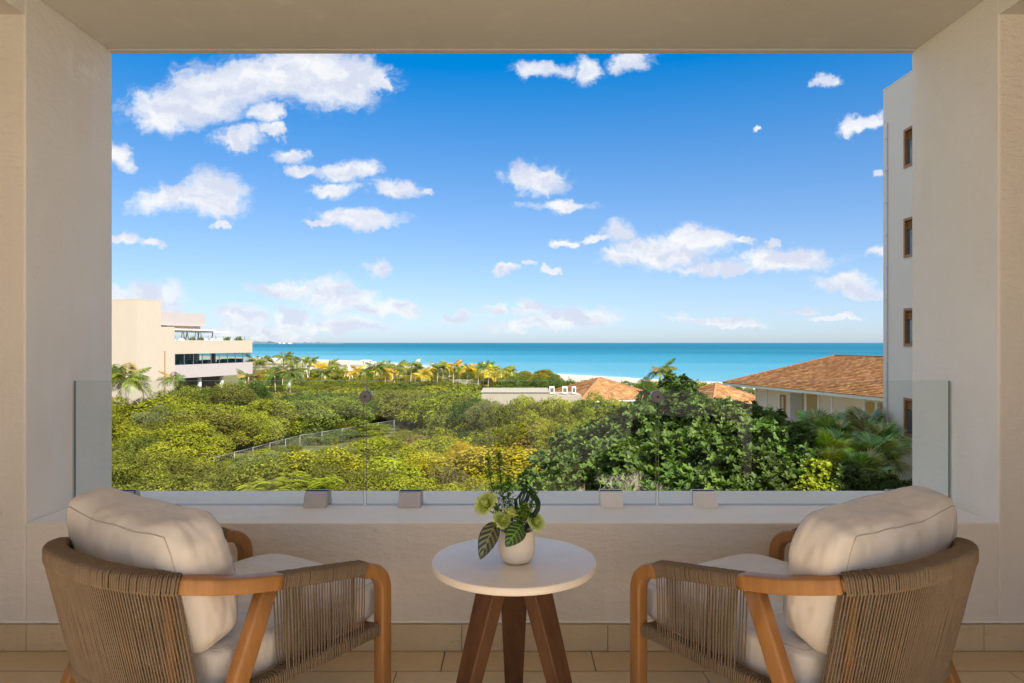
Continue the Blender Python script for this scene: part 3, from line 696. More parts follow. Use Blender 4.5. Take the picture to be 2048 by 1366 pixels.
# taller trees with big leaves on the right, close to the hotel
def big_trees():
    lst = [  # px, py of crown top, distance, crown radius
        (1345, 757, 27, 1.9), (1290, 815, 25, 1.9), (1215, 848, 27, 2.2), (1135, 872, 29, 2.2), (1408, 800, 24.5, 1.6), (1445, 822, 24, 1.9),
        (1490, 808, 26, 1.6), (1540, 850, 21.5, 1.9), (1590, 905, 19, 1.5), (1350, 868, 21.5, 2.3), (1255, 905, 22.5, 2.2), (1170, 930, 24, 2.2), (1100, 952, 25.5, 1.9),
        (1430, 890, 20, 2.0), (1505, 912, 18.5, 1.6), (1330, 940, 19.5, 2.0), (1700, 936, 17.5, 1.2), (1655, 952, 18.2, 1.2), (1806, 962, 16.0, .45), (1420, 955, 17.8, 1.4), (1035, 972, 27.5, 1.8), (1745, 950, 17, 1.0)]
    desc = ['tallest dark leafy tree, its top rising to the waterline behind the right clamp disc', 'dark leafy tree just left of the tallest one', 'leafy tree with glossy whorled leaves in front of the low tiled roof', 'leafy tree at the left end of the dark green stand, in the back row',
        'slim leafy tree just right of the tallest one', 'leafy tree in front of the small white gable wall', 'leafy tree below the left end of the long tiled roof', 'leafy tree standing before the white columns of the long roofed house', 'low leafy tree left of the lime green palm',
        'broad dark tree at the middle of the leafy stand', 'dark leafy tree with bare grey twigs showing at its foot', 'leafy tree behind the bare grey twigs', 'lowest leafy tree at the left edge of the dark stand, in front', 'dark tree low in the right glass panel, left of centre',
        'dark tree low in the right glass panel, right of centre', 'dark tree just above the right hand bright clamp cover', 'leafy shrub at the foot of the tall white wing, left', 'low leafy shrub below the yellow green bush', 'small leafy sprig poking up at the foot of the tall white wing', 'low leafy tree above the sill between two clamp covers',
        'dull green leafy shrub behind the flower pot', 'leafy shrub touching the corner of the tall white wing']
    for i, (px, py, d, r) in enumerate(lst):
        t = P(px, py, d); h = t.z - GZ; col = jit((.078, .128, .022), .25)
        rz = min(r * 1.25, h * .5)
        root = empty('leafy_tree', (t.x, d, GZ), rng.uniform(0, 6.28), label=desc[i], cat='tree', group='dark leafy trees at the foot of the hotel')
        c = link('crown', ROS[i % 3], root, (0, 0, h - rz * .98), None, (r, r, rz)); c.color = col + (1,)
        link('trunk', branches(i, h, rz), root, (0, 0, h - rz * .98), None, (r, r, rz))
    # lower storey so the stand reads as closed foliage
    for i in range(26):
        px = rng.uniform(1060, 1770); d = rng.uniform(18, 34) if px < 1500 else rng.uniform(18, 26); r = rng.uniform(1.5, 2.2)
        h = rng.uniform(3.6, 5.4)
        root = empty('leafy_undergrowth', ((px - 1024) / FPX * d, d, GZ), rng.uniform(0, 6.28), label='glossy green undergrowth bush between the trunks of the dark leafy trees', cat='shrub', group='undergrowth of the dark stand')
        c = link('crown', ROS[i % 3], root, (0, 0, h - r), None, (r, r, r)); c.color = jit((.07, .11, .02), .2) + (1,)
        link('trunk', branches(i, h, r), root, (0, 0, h - r), None, (r, r, r))
    # bare twiggy shrub
    mb = MB(); q = random.Random(9)
    def grow(p, d, L, r, lv):
        e = p + d * L; m_ = p.lerp(e, .5) + Vector((q.uniform(-1, 1), q.uniform(-1, 1), q.uniform(-1, 1))) * L * .1
        mb.tube([p, m_, e], [r, r*.8, r*.6], 4, False)
        if lv:
            for _ in range(3): grow(e, (d + Vector((q.uniform(-.8, .8), q.uniform(-.8, .8), q.uniform(-.4, .6)))).normalized(), L * q.uniform(.6, .85), r * .62, lv - 1)
    for k in range(7): grow(Vector((q.uniform(-.4, .4), q.uniform(-.3, .3), 0)), Vector((q.uniform(-.8, .8), q.uniform(-.6, .3), 1)).normalized(), .42, .013, 4)
    tw = m_simple('dry_twig', (.42, .36, .28), .9)
    for (px, py, d, sc) in ((1215, 975, 19.5, 1.25), (1262, 985, 19.0, 1.1)):
        t = P(px, py, d); o = mb.build('bare_shrub', tw, None, loc=(t.x, d, t.z - 1.0)); mb_ = o
        o.scale = (sc,) * 3; stem = MB().tube([(0, 0, 0), (0, 0, (GZ - (t.z - 1.0)) / sc)], .05, 5).build('stem', tw, o)
        tag(o, 'leafless grey twiggy shrub %s the first bright clamp cover' % ('left above' if px < 1240 else 'right above'), 'shrub', 'bare grey twigs')
big_trees()

# ------------------------------------------------------------------ palms
def frond_mesh(name, seed, L=1.0, droop=1.0, nleaf=26, wind=.0, width=.26):
    rng = np.random.default_rng(seed); V = []; F = []; rn = []
    def pt(f): return np.array([f * L * (1 - .12 * droop * f), 0, L * (.42 * f - .75 * droop * f * f)])
    n = 8
    for i in range(n + 1):
        f = i / n; c = pt(f); w = .012 * L * (1.1 - f)
        V += [c + [0, w, 0], c - [0, w, 0]]; rn += [.55, .55]
        if i: b = 2 * i; F.append((b-2, b-1, b+1, b))
    for i in range(nleaf):
        f = .14 + .84 * i / nleaf; c = pt(f); t = pt(min(1, f + .02)) - c; t /= np.linalg.norm(t)
        ll = width * L * 1.35 * math.sin(math.pi * min(.97, .18 + .75 * f)) * rng.uniform(.85, 1.1)
        for sg in (-1, 1):
            dr = np.array([.55, sg * .85, -.28 - .25 * rng.random()]); dr /= np.linalg.norm(dr); e = c + dr * ll + np.array([0, 0, -.22 * ll]); m_ = c + dr * ll * .55
            b = len(V); w = t * .018 * L; V += [c - w * .5, m_ - w, e, m_ + w]; F.append((b, b+1, b+2, b+3)); r_ = rng.random() * .8; rn += [r_] * 4
    return np_mesh(name, np.array(V), np.array(F), M['palm_leaf'], {'rnd': rn})
def fan_mesh(name, seed, L=1.0, ns=22):
    rng = np.random.default_rng(seed); V = []; F = []; rn = []
    V += [(-.02, .008, 0), (-.02, -.008, 0), (.62, -.006, .10), (.62, .006, .10)]; F.append((0, 1, 2, 3)); rn += [.5] * 4
    o = np.array([.62, 0, .10])
    for i in range(ns):
        a = -2.2 + 4.4 * i / (ns - 1); dr = np.array([math.cos(a), math.sin(a), -.12]); l = .62 * (1 - .22 * abs(a) / 2.2) * rng.uniform(.92, 1.06); s = np.array([-math.sin(a), math.cos(a), 0]) * .046
        mm = o + dr * l * .55; e = o + dr * l + np.array([0, 0, -.16 * l]); b = len(V)
        V += [tuple(o), tuple(mm - s + [0, 0, .012]), tuple(e), tuple(mm + s + [0, 0, .012])]; F.append((b, b+1, b+2, b+3)); r_ = rng.random() * .7; rn += [r_] * 4
    return np_mesh(name, np.array(V) * L, np.array(F), M['palm_leaf'], {'rnd': rn})
FR = [frond_mesh('palm_frond_%d' % i, i, droop=dr) for i, dr in enumerate((.55, .9, 1.25, 1.6))]
FAN = [fan_mesh('fan_frond_%d' % i, i) for i in range(3)]
def trunk_mesh(name, r0=.5, bend=.08):
    pts = [(bend * (i / 8) ** 2 * 4, 0, i / 8) for i in range(9)]
    mb = MB(); mb.tube(pts, [1.0 if i else 1.5 for i in range(9)], 7); return mb.mesh(name, M['palm_bark'], True)
def coco_palm(foot, crown_top, L, color, nf=18, label='', group='', wind=(1, 0, 0), fronds=True, seed=0, name='coconut_palm'):
    q = random.Random(seed); foot = Vector(foot); ct = Vector(crown_top); root = empty(name, foot, 0, label=label, cat='palm', group=group)
    rel = ct - foot; mb = MB(); n = 8
    pts = [Vector((rel.x * (i/n)**1.6, rel.y * (i/n)**1.6, rel.z * i/n)) for i in range(n+1)]
    mb.tube(pts, [(.16 if i == 0 else .105 - .02*i/n) * (L / 2.2) ** .5 for i in range(n+1)], 7); mb.build('trunk', M['palm_bark'], root, smooth=True)
    w = Vector(wind)
    Vs = []; Fs = []; rn = []; base = 0
    for i in range(nf):
        a = i * 2.399 + q.uniform(-.25, .25); dirv = Vector((math.cos(a), math.sin(a), 0)); dirv = (dirv + w * .55).normalized()
        up = q.uniform(-.35, 1.0) * (1 - i / nf * .6); k = 0 if up > .55 else (1 if up > .1 else (2 if up > -.1 else 3))
        az = math.atan2(dirv.y, dirv.x); rotm = Matrix.Rotation(az, 4, 'Z') @ Matrix.Rotation(-up * .75, 4, 'Y') @ Matrix.Rotation(q.uniform(-.5, .5), 4, 'X')
        l = L * q.uniform(.8, 1.1)
        if fronds:
            o = link('frond', FR[k], root); o.matrix_local = Matrix.Translation(rel) @ rotm @ Matrix.Scale(l, 4)
            o.color = (tuple(1.1 * x * q.uniform(.8, 1.25) for x in (color if q.random() < .85 else (.34, .22, .06)))) + (1,)
        else:
            me = FR[k]; nv = len(me.vertices); co = np.empty(nv * 3, np.float32); me.vertices.foreach_get('co', co); co = co.reshape(-1, 3) * l
            Rm = np.array(rotm.to_3x3()); co = co @ Rm.T + np.array(rel); Vs.append(co)
            fa = np.array([list(p.vertices) for p in me.polygons]); Fs.append(fa + base); base += nv
            ra = np.empty(nv, np.float32); me.attributes['rnd'].data.foreach_get('value', ra); rn.append(ra * .8 + .25 * q.random())
    if not fronds:
        o = link('crown', np_mesh('crown', np.concatenate(Vs), np.concatenate(Fs), M['palm_leaf'], {'rnd': np.concatenate(rn)}), root); o.color = tuple(1.35 * x for x in color) + (1,)
    return root
def gz(px, d): return GZ - .1
PG, PY_ = (.13, .17, .022), (.36, .27, .025)
# palms near the cream building, each frond of its own
coco_palm((P(262, 0, 78).x, 78, GZ), P(250, 758, 78), 3.4, (.20, .24, .03), 26, 'large green coconut palm in front of the cream building at its left end', 'palms by the cream building', (.1, -.2, 0), True, 3)
coco_palm((P(352, 0, 92).x, 92, GZ), P(347, 757, 92), 2.5, (.12, .16, .03), 18, 'coconut palm against the cream wall where the white band begins', 'palms by the cream building', (.4, 0, 0), True, 4)
coco_palm((P(500, 0, 96).x, 96, GZ), P(497, 754, 96), 2.2, (.12, .15, .03), 16, 'coconut palm at the far corner of the cream building', 'palms by the cream building', (-.2, 0, 0), True, 5)
coco_palm((P(552, 0, 118).x, 118, GZ), P(549, 752, 118), 2.6, (.11, .15, .025), 18, 'dark coconut palm right of the cream building, left of two', 'palms by the cream building', (.3, 0, 0), True, 6)
coco_palm((P(581, 0, 108).x, 108, GZ), P(580, 747, 108), 3.1, (.11, .15, .025), 20, 'dark coconut palm with a bare grey trunk right of the cream building', 'palms by the cream building', (.3, 0, 0), True, 7)
coco_palm((P(1322, 0, 62).x, 62, GZ), P(1320, 742, 62), 1.9, (.16, .19, .03), 22, 'windswept coconut palm rising above the tallest dark tree', 'palms by the tiled roofs', (1.3, 0, .2), True, 8)
coco_palm((P(1372, 0, 57).x, 57, GZ), P(1560, 835, 33), 1.2, (.32, .36, .03), 14, 'small yellow green palm left of the white balcony wall', 'palms by the tiled roofs', (.2, 0, 0), True, 9) if False else None
coco_palm((P(1535, 0, 34).x, 34, GZ), P(1535, 832, 34), 1.1, (.30, .36, .03), 18, 'small yellow green palm below the columns of the long roofed house', 'palms by the tiled roofs', (.2, 0, 0), True, 10)
coco_palm((P(430, 0, 50).x, 50, GZ), P(655, 948, 42), .1, PG) if False else None
# palms on the beach
beach = [(533,720,0),(568,715,1),(582,724,0),(606,721,0),(620,724,0),(650,742,1),(663,729,0),(681,741,0),(700,744,2),(716,738,2),(732,741,0),(752,735,1),(762,744,2),(773,732,0),(779,743,2),(791,735,1),(799,738,2),(824,729,0),(832,736,0),
    (854,741,2),(869,737,0),(877,733,0),(888,731,2),(909,729,2),(921,735,0),(936,738,2),(959,732,0),(969,733,0),(979,741,2),(1007,738,3),(512,722,1),(640,735,2),(596,740,1),(845,750,2),(985,752,2)]
for i, (px, py, k) in enumerate(beach):
    d = 205 - (px - 500) * .06 + rng.uniform(-22, 14); d = {1: d * .8, 3: 150}.get(k, d)
    col = {0: (.15, .18, .022), 1: (.11, .14, .02), 2: (.40, .29, .025), 3: (.17, .19, .022)}[k]
    d = min(d, 11.2 * FPX / max(12, (py - HOR + 20)) )
    top = P(px, py, d); near = 'left of the lookout tower' if px < 720 else ('just right of the lookout tower' if px < 850 else 'towards the right end of the row')
    nm = {0: 'green', 1: 'dark green', 2: 'yellow green', 3: 'tall broad windswept'}[k]
    if px in (533, 568, 1007, 824, 663, 512): near = {533: 'second from the cream building', 568: 'highest of those by the cream building', 1007: 'last on the right, standing alone', 824: 'tallest in the middle of the row', 663: 'standing alone left of the white timber frame', 512: 'touching the edge of the cream building'}[px]
    coco_palm((top.x - .4, d, GZ - .2), top, 2.9 if k != 3 else 3.4, jit(col, .12), 20, nm + ' palm on the beach, ' + near, 'coconut palms along the beach', (1.0, 0, 0), False, 20 + i)
# fan palms beside the wing
fans = [(1630,842,27,1.0,0),(1668,858,25,1.0,0),(1700,842,27,1.0,0),(1735,838,26,1.0,0),(1690,885,22.5,1.0,0),(1750,895,21.5,1.0,0),(1725,868,24,1.0,0),(1655,885,22.0,.85,1),(1662,915,20.5,.75,1),(1725,925,20,.9,0),(1600,900,23,.8,0),(1765,862,23,.9,0)]
fd = ['left of the white fascia wall, back row', 'second from the left, under the plywood panels', 'under the plain white wall of the long roofed house', 'beside the corner of the tall white wing, back row', 'in the middle of the clump', 'touching the tall white wing, front', 'right of the middle of the clump',
    'upper of the two bright ones', 'lower of the two bright ones', 'low at the front of the clump near the wing', 'dull one at the left edge of the clump', 'half hidden behind the tall white wing']
for i, (px, py, d, L, k) in enumerate(fans):
    q = random.Random(100 + i); top = P(px, py, d); root = empty('fan_palm', (top.x, d, GZ), q.uniform(0, 6), label=('bright yellow green' if k else 'silvery green') + ' fan palm ' + fd[i], cat='palm', group='fan palms beside the white wing')
    hh = top.z - GZ - .55 * L; MB().tube([(0, 0, 0), (.05, 0, hh * .5), (0, 0, hh)], [.09, .07, .07], 7).build('trunk', M['palm_bark'], root, smooth=True)
    col = (.52, .66, .05) if k else (.34, .43, .13)
    for j in range(20):
        el = 1.15 - 1.55 * (j / 20) + q.uniform(-.15, .15); a = j * 2.399
        o = link('frond', FAN[j % 3], root); o.matrix_local = Matrix.Translation((0, 0, hh)) @ Matrix.Rotation(a, 4, 'Z') @ Matrix.Rotation(-el, 4, 'Y') @ Matrix.Rotation(q.uniform(-.5, .5), 4, 'X') @ Matrix.Scale(L * q.uniform(.8, 1.1), 4)
        o.color = tuple(x * q.uniform(.75, 1.3) for x in col) + (1,)
# extra bright plants
for (px, py, d, r, c, lab, me) in [(1650, 925, 17.8, .8, (.30, .34, .02), 'bright yellow green broad leaved bush below the fan palms', ROS[1]), (655, 948, 38, .9, (.30, .34, .02), 'small yellow green bush low in the left glass panel', FEATHER[0]),
        (930, 880, 50, 1.5, (.46, .30, .015), 'deepest golden yellow bush in the middle of the thicket', FINE[0]), (650, 810, 104, 2.2, (.42, .36, .03), 'yellow flowering bush right of the cream building', FINE[1]), (1160, 905, 27, .8, (.30, .22, .11), 'small bush of dry pinkish leaves in front of the dark trees', LOOSE[0])]:
    t = P(px, py, d); plant('bright_bush', me, BR[0], (t.x, d, GZ), (r, r, r), t.z - GZ, c, 1.0, lab, 'shrub', None)
# dune scrub under the palms
def scrub():
    n = 0
    for i in range(900):
        if n >= 190: break
        px = rng.uniform(500, 1110) if i % 3 else rng.uniform(500, 760); d = rng.uniform(136, 260); x = (px - 1024) / FPX * d; rel = (float(shore(x)) - d) * .72
        if rel < 24 or mnoise.fractal(Vector((x * .022, d * .022, .3)), .8, 2.1, 4) > .45 + (.4 if px < 640 else 0): continue
        u = rng.random(); c = (.22, .20, .02) if u < .5 else ((.11, .14, .02) if u < .8 else (.30, .21, .02)); r = rng.uniform(2.2, 4.4)
        lab = ('yellow green' if u < .5 else ('green' if u < .8 else 'golden')) + ' low dune bush among the beach palms, ' + ('near the cream building' if px < 640 else ('around the lookout tower' if px < 800 else 'towards the right'))
        plant('dune_bush', rng.choice(LOOSE + DENSE[:2]), BR[0], (x, d, GZ - .2), (r, r, r * .62), rng.uniform(1.5, 3.0), jit(c), rng.uniform(0, 6), lab, 'shrub', 'dune bushes under the palms'); n += 1
    for i in range(46):
        px = 498 + i * 13.5 + rng.uniform(-5, 5); d = rng.uniform(132, 158); h = rng.uniform(2.4, 4.0); u = rng.random()
        c = (.125, .14, .022) if u < .5 else ((.19, .20, .02) if u < .8 else (.08, .11, .02)); r = rng.uniform(2.6, 3.8)
        plant('dune_bush', rng.choice(LOOSE + DENSE[:2]), 0, ((px - 1024) / FPX * d, d, GZ - .2), (r, r, h * .6), h, jit(c), i, ('olive' if u < .5 else ('yellowish' if u < .8 else 'deep green')) + ' rounded bush where the thicket meets the palms, ' + ('near the cream building' if px < 680 else ('below the lookout tower' if px < 850 else 'left of the flat roofed building')), 'shrub', 'bushes between the thicket and the palms')
    # dark green hedge line in front of the open water on the right
    for i, px in enumerate((1020, 1042, 1063, 1085, 1107, 1130, 1175, 1200, 1228, 1262, 1290, 1415, 1445, 1470, 1488)):
        d = 118 + rng.uniform(-6, 6); py = 757 + rng.uniform(-3, 3) + (5 if px > 1140 else 0) + (10 if px > 1400 else 0); t = P(px, py, d)
        plant('hedge_tree', LOOSE[i % 3], BR[1], (t.x, d, GZ), (2.7, 2.7, 2.6), t.z - GZ, jit((.10, .15, .022)), i, 'dark green rounded tree in the row between the tiled roofs and the sea', 'tree', 'row of rounded trees before the sea')
scrub()

# ------------------------------------------------------------------ the tall white wing on the right
def wing():
    X, YC, TOP = 14.2, 26.1, 10.9
    root = empty('hotel_wing', (X, YC, GZ), label='tall white rendered hotel wing with brown framed windows at the right edge of the view', cat='building')
    def at(o): o.location -= Vector((X, YC, GZ)); return o
    zs = [(7.58, 8.98), (4.35, 5.76), (1.16, 2.52), (-2.08, -.70)]; y1, y0 = 24.70, 23.6
    mb = MB(); mb.box(X, X + 9, y1, YC, GZ, TOP); mb.box(X, X + 9, 3.5, y0, GZ, TOP)
    prev = GZ
    for (a, b) in sorted(zs): mb.box(X, X + 9, y0, y1, prev, a); prev = b
    mb.box(X, X + 9, y0, y1, prev, TOP); mb.box(X + .25, X + 8.9, y0 - .1, y1 + .1, GZ + .2, TOP - .2)
    at(mb.build('wall', M['wing'], root))
    for (a, b) in zs:
        f = MB()
        for (p0, p1, q0, q1) in ((y0, y1, a, a + .09), (y0, y1, b - .09, b), (y0, y0 + .09, a + .09, b - .09), (y1 - .09, y1, a + .09, b - .09)): f.box(X - .035, X + .10, p0, p1, q0, q1)
        fo = at(f.build('window', M['frame_brown'], root))
        def sub(mb_, nm, mt): return mb_.build(nm, mt, fo)
        sub(MB().box(X + .06, X + .075, y0 + .09, y1 - .09, a + .09, b - .42), 'pane', M['glass_far'])
        for k in range(6): sub(MB().obox((X + .05, (y0+y1)/2, b - .38 + k * .052), (.012, 0, .018), (0, (y1-y0)/2 - .09, 0), (.003, 0, -.003)), 'louvre', M['frame_brown'])
    p = MB(); yp = 25.8; p.tube([(X - .04, yp, GZ), (X - .04, yp, 9.6)], .035, 8)
    pipe = at(p.build('drainpipe', M['paint'], root, smooth=True))
    for k in range(16): 
        z = GZ + 1.2 + k * 1.22
        if z < 9.5: MB().box(X - .085, X + .001, yp - .045, yp + .045, z, z + .03).build('bracket', M['paint'], pipe)
    at(MB().box(X - .01, X + 9.01, 3.49, YC + .01, TOP, TOP + .05).build('coping', M['wing'], root))
wing()

# ------------------------------------------------------------------ cream building on the left
def cream_building():
    A = Vector((-50.1, 91, 0)); f = Vector((.336, .942, 0)).normalized(); nrm = Vector((f.y, -f.x, 0))   # along the facade; out of it
    root = empty('cream_building', (A.x, A.y, GZ), math.atan2(f.y, f.x), label='modern cream and white building with a roof terrace at the left, partly hidden by shrubs', cat='building')
    # local x along the facade, local y into the building
    def B(x0, x1, y0, y1, z0, z1): return MB().box(x0, x1, y0, y1, z0 - GZ, z1 - GZ)
    m = B(0, 4.02, 0, 14, GZ, 7.0); m.box(4.02, 6.44, .02, 12, 0, 3.5 - GZ); m.build('wall', M['cream'], root)
    B(1.55, 1.62, -.03, 0, GZ, 7.0).build('joint_strip', M['cream'], root)
    B(-.01, 4.03, -.01, 14.01, 7.0, 7.12).build('coping', M['cream'], root)
    B(4.55, 4.75, -.05, .02, GZ, .1).build('fin', m_simple('bronze_fin', (.33, .22, .12), .6), root)
    B(6.44, 22.3, 0, .25, -.35, 1.62).build('terrace_parapet', M['cream'], root)
    B(6.44, 22.1, .25, 11, -.35, .55).build('terrace_slab', M['cream'], root)
    B(22.05, 22.3, .25, 11, -.35, 1.62).build('terrace_parapet', M['cream'], root)
    B(6.44, 22.32, -.04, 11, -3.85, -1.95).build('lower_band', M['white'], root)
    B(6.44, 22.3, 11, 11.4, GZ, 1.6).build('rear_wall', M['cream'], root)
    # restaurant floor behind its window band
    q = random.Random(2); n = 9; w = (22.0 - 6.5) / n
    for i in range(n):
        x = 6.5 + i * w
        pn = B(x + .04, x + w - .04, .12, .15, -1.95, -.35).build('window_pane', M['glass_see'], root)
        B(x - .04, x + .04, .08, .18, -1.95, -.35).build('mullion', M['steel'], pn)
    B(22.0, 22.04, .2, 10.5, -1.95, -.35).build('window_pane', M['glass_see'], root)
    for x in (9, 13.5, 17.5): B(x, x + .45, 3.5, 4, -1.95, -.35).build('inner_column', M['cream'], root)
    B(6.5, 14, 6.5, 6.7, -1.95, -.35).build('inner_wall', m_simple('inner_wall', (.55, .50, .44), .8, bs=2, var=.4), root)
    for k in range(16):
        x = 7.3 + k * .9; t = B(x, x + .5, .9 + q.uniform(0, 1.2), 1.6 + q.uniform(0, 1.2), -1.95, -1.45 + q.uniform(0, .15)); t.build('seat_block', M['dark'], root)
    # open ground floor: columns and dim back
    B(7.5, 21.5, 6, 6.2, GZ, -3.86).build('lower_wall', m_simple('lower_wall', (.20, .17, .14), .8, bs=2, var=.4), root)
    for x in (11.5, 16.0, 20.9): B(x, x + .4, .5, .9, GZ, -3.86).build('column', M['paint'], root)
    # upper storey: white box, canopy slabs, struts
    B(4.0, 13.2, 1.0, 9, 3.72, 5.65).build('penthouse', M['white'], root)
    B(6.2, 12.6, 1.4, 8, 3.3, 3.71).build('canopy_beam', m_simple('brown_beam', (.34, .25, .18), .7), root)
    B(5.6, 14.8, .6, 9, 3.08, 3.29).build('canopy_slab', M['paint'], root)
    B(6.6, 18.2, 1.2, 6, 2.86, 3.04).build('canopy_slab', M['paint'], root)
    for i, x in enumerate((8.2, 9.7, 10.8, 12.0, 13.4, 14.8)):
        s = 1 if i % 2 else -1
        MB().bar((x, 1.6, .55 - GZ), (x + .55 * s, 1.6, 2.85 - GZ), .09, .09).build('strut', M['dark'] if i % 2 else M['paint'], root)
        MB().bar((x + .1, 3.6, .55 - GZ), (x - .5 * s, 3.6, 2.85 - GZ), .09, .09).build('strut', M['paint'], root)
    for i in range(10):
        x = 6.6 + i * 1.56; pn = B(x, x + 1.5, .10, .115, 1.62, 2.3).build('terrace_glass', M['glass'], root)
        B(x - .05, x - .02, .08, .14, 1.62, 2.3).build('post', M['steel'], pn)
    # furniture on the terrace
    def mid(x, y, z): return Vector((A.x, A.y, 0)) + f * x - nrm * y + Vector((0, 0, z))
    names = ['white round sunshade on the roof terrace %s' % s for s in ('nearest the tower', 'second from the tower', 'third from the tower', 'at the middle', 'second from the sea end', 'at the sea end')]
    for i, x in enumerate((7.4, 9.0, 13.6, 15.2, 16.6, 18.6)):
        e = empty('terrace_sunshade', mid(x, 1.5, .55), 0, label=names[i], cat='sunshade', group='sunshades on the roof terrace')
        m_ = MB(); m_.lathe([(.62, .95), (.55, 1.12), (.3, 1.32), (.04, 1.42)], 14); m_.build('canopy', M['paint'], e, smooth=True); MB().tube([(0, 0, 0), (0, 0, .96)], .03, 6).build('pole', M['steel'], e)
    for i, (x, c) in enumerate(((10.6, .9), (12.3, .8), (17.6, 1.0), (20.2, 1.1))):
        t = mid(x, .9, .55); e = empty('planter', t, 0, label='leafy planter on the roof terrace, %s from the tower' % ('first', 'second', 'third', 'fourth')[i], cat='planter', group='planters on the roof terrace')
        MB().lathe([(.26, 0), (.36, .5), (.33, .5), (.3, .44)], 16).build('pot', M['ceramic'], e, smooth=True)
        o = link('foliage', LOOSE[i % 3], e, (0, 0, 1.0), None, (.55*c, .55*c, .65*c)); o.color = (.16, .17, .04, 1)
M['glass_see'] = m_glass('window_band_glass', (.84, .87, .86), .7)
cream_building()

# ------------------------------------------------------------------ tiled roofs
def shingle_slope(parent, o, u, v, poly, cw=.34, ch=.30, seed=0, name='shingles'):
    """o origin at the eave, u along the eave, v up the slope; poly(t along, s up) -> inside?"""
    q = np.random.default_rng(seed); n = u.cross(v).normalized(); U = np.array(u); Vv = np.array(v); Nn = np.array(n); O = np.array(o)
    us, ss = poly(); Vs = []; Fs = []; rn = []; b = 0
    rows = int(ss / ch)
    for r in range(rows + 1):
        s0 = r * ch; t0, t1 = us(min(s0, ss)); tt0, tt1 = us(min(s0 + ch, ss))
        x = t0 + (-(r % 2) * cw / 2)
        while x < t1:
            a, c = max(x, t0), min(x + cw * q.uniform(.9, 1.0), t1); x += cw
            if c - a < .06: continue
            a2, c2 = max(a, tt0), min(c, tt1)
            if c2 < a2: a2 = c2 = min(max((a + c) / 2, tt0), tt1)
            th = .045 + q.uniform(0, .02); e0 = s0 - .03 - q.uniform(0, .03); e1 = min(s0 + ch, ss)
            P_ = lambda t, s, h: O + U * t + Vv * s + Nn * h
            Vs += [P_(a, e0, .004), P_(c, e0, .004), P_(a, e0, th), P_(c, e0, th), P_(c2, e1, .012), P_(a2, e1, .012)]
            Fs += [(b, b+1, b+3, b+2), (b+2, b+3, b+4, b+5)]; rn += [q.random()] * 6; b += 6
    o_ = link(name, np_mesh(name, np.array(Vs), np.array(Fs), M['roof'], {'rnd': rn}), parent); tag(o_, kind='stuff'); return o_
def hip_roof(root, c0, ux, uy, Lx, Ly, rise, cw=.34, ch=.30, fascia=.22, seed=1):
    """c0 = one eave corner (local), ux, uy unit horizontals; Lx >= Ly"""
    w = Ly / 2; sl = math.hypot(w, rise); Z = Vector((0, 0, 1))
    c = [c0, c0 + ux * Lx, c0 + ux * Lx + uy * Ly, c0 + uy * Ly]; r0 = c0 + ux * w + uy * w + Z * rise; r1 = c0 + ux * (Lx - w) + uy * w + Z * rise
    MB().add(c + [r0, r1] + [p - Z * fascia for p in c], [(0, 1, 5, 4), (1, 2, 5), (2, 3, 4, 5), (3, 0, 4), (0, 6, 7, 1), (1, 7, 8, 2), (2, 8, 9, 3), (3, 9, 6, 0), (9, 8, 7, 6)]).build('roof', M['paint'], root)
    for (o, u, inw, L, k) in ((c[0], ux, uy, Lx, 0), (c[1], uy, -ux, Ly, 1), (c[2], -ux, -uy, Lx, 2), (c[3], -uy, ux, Ly, 3)):
        v = (inw * w + Z * rise).normalized(); u2 = u
        if u.cross(v).z < 0: o = o + u * L; u2 = -u
        shingle_slope(root, o, u2, v, lambda L=L: (lambda s: (s / sl * w, L - s / sl * w), sl), cw, ch, seed + k)
    # hip and ridge caps
    for a, b in ((c[0], r0), (c[3], r0), (c[1], r1), (c[2], r1)) + (((r0, r1),) if (r1 - r0).length > .3 else ()):
        MB().bar(a + Z * .04, b + Z * .04, .22, .10).build('ridge_cap', m_cap, root)
m_cap = m_simple('ridge_cap', (.36, .17, .08), .85, bs=6, var=.3)
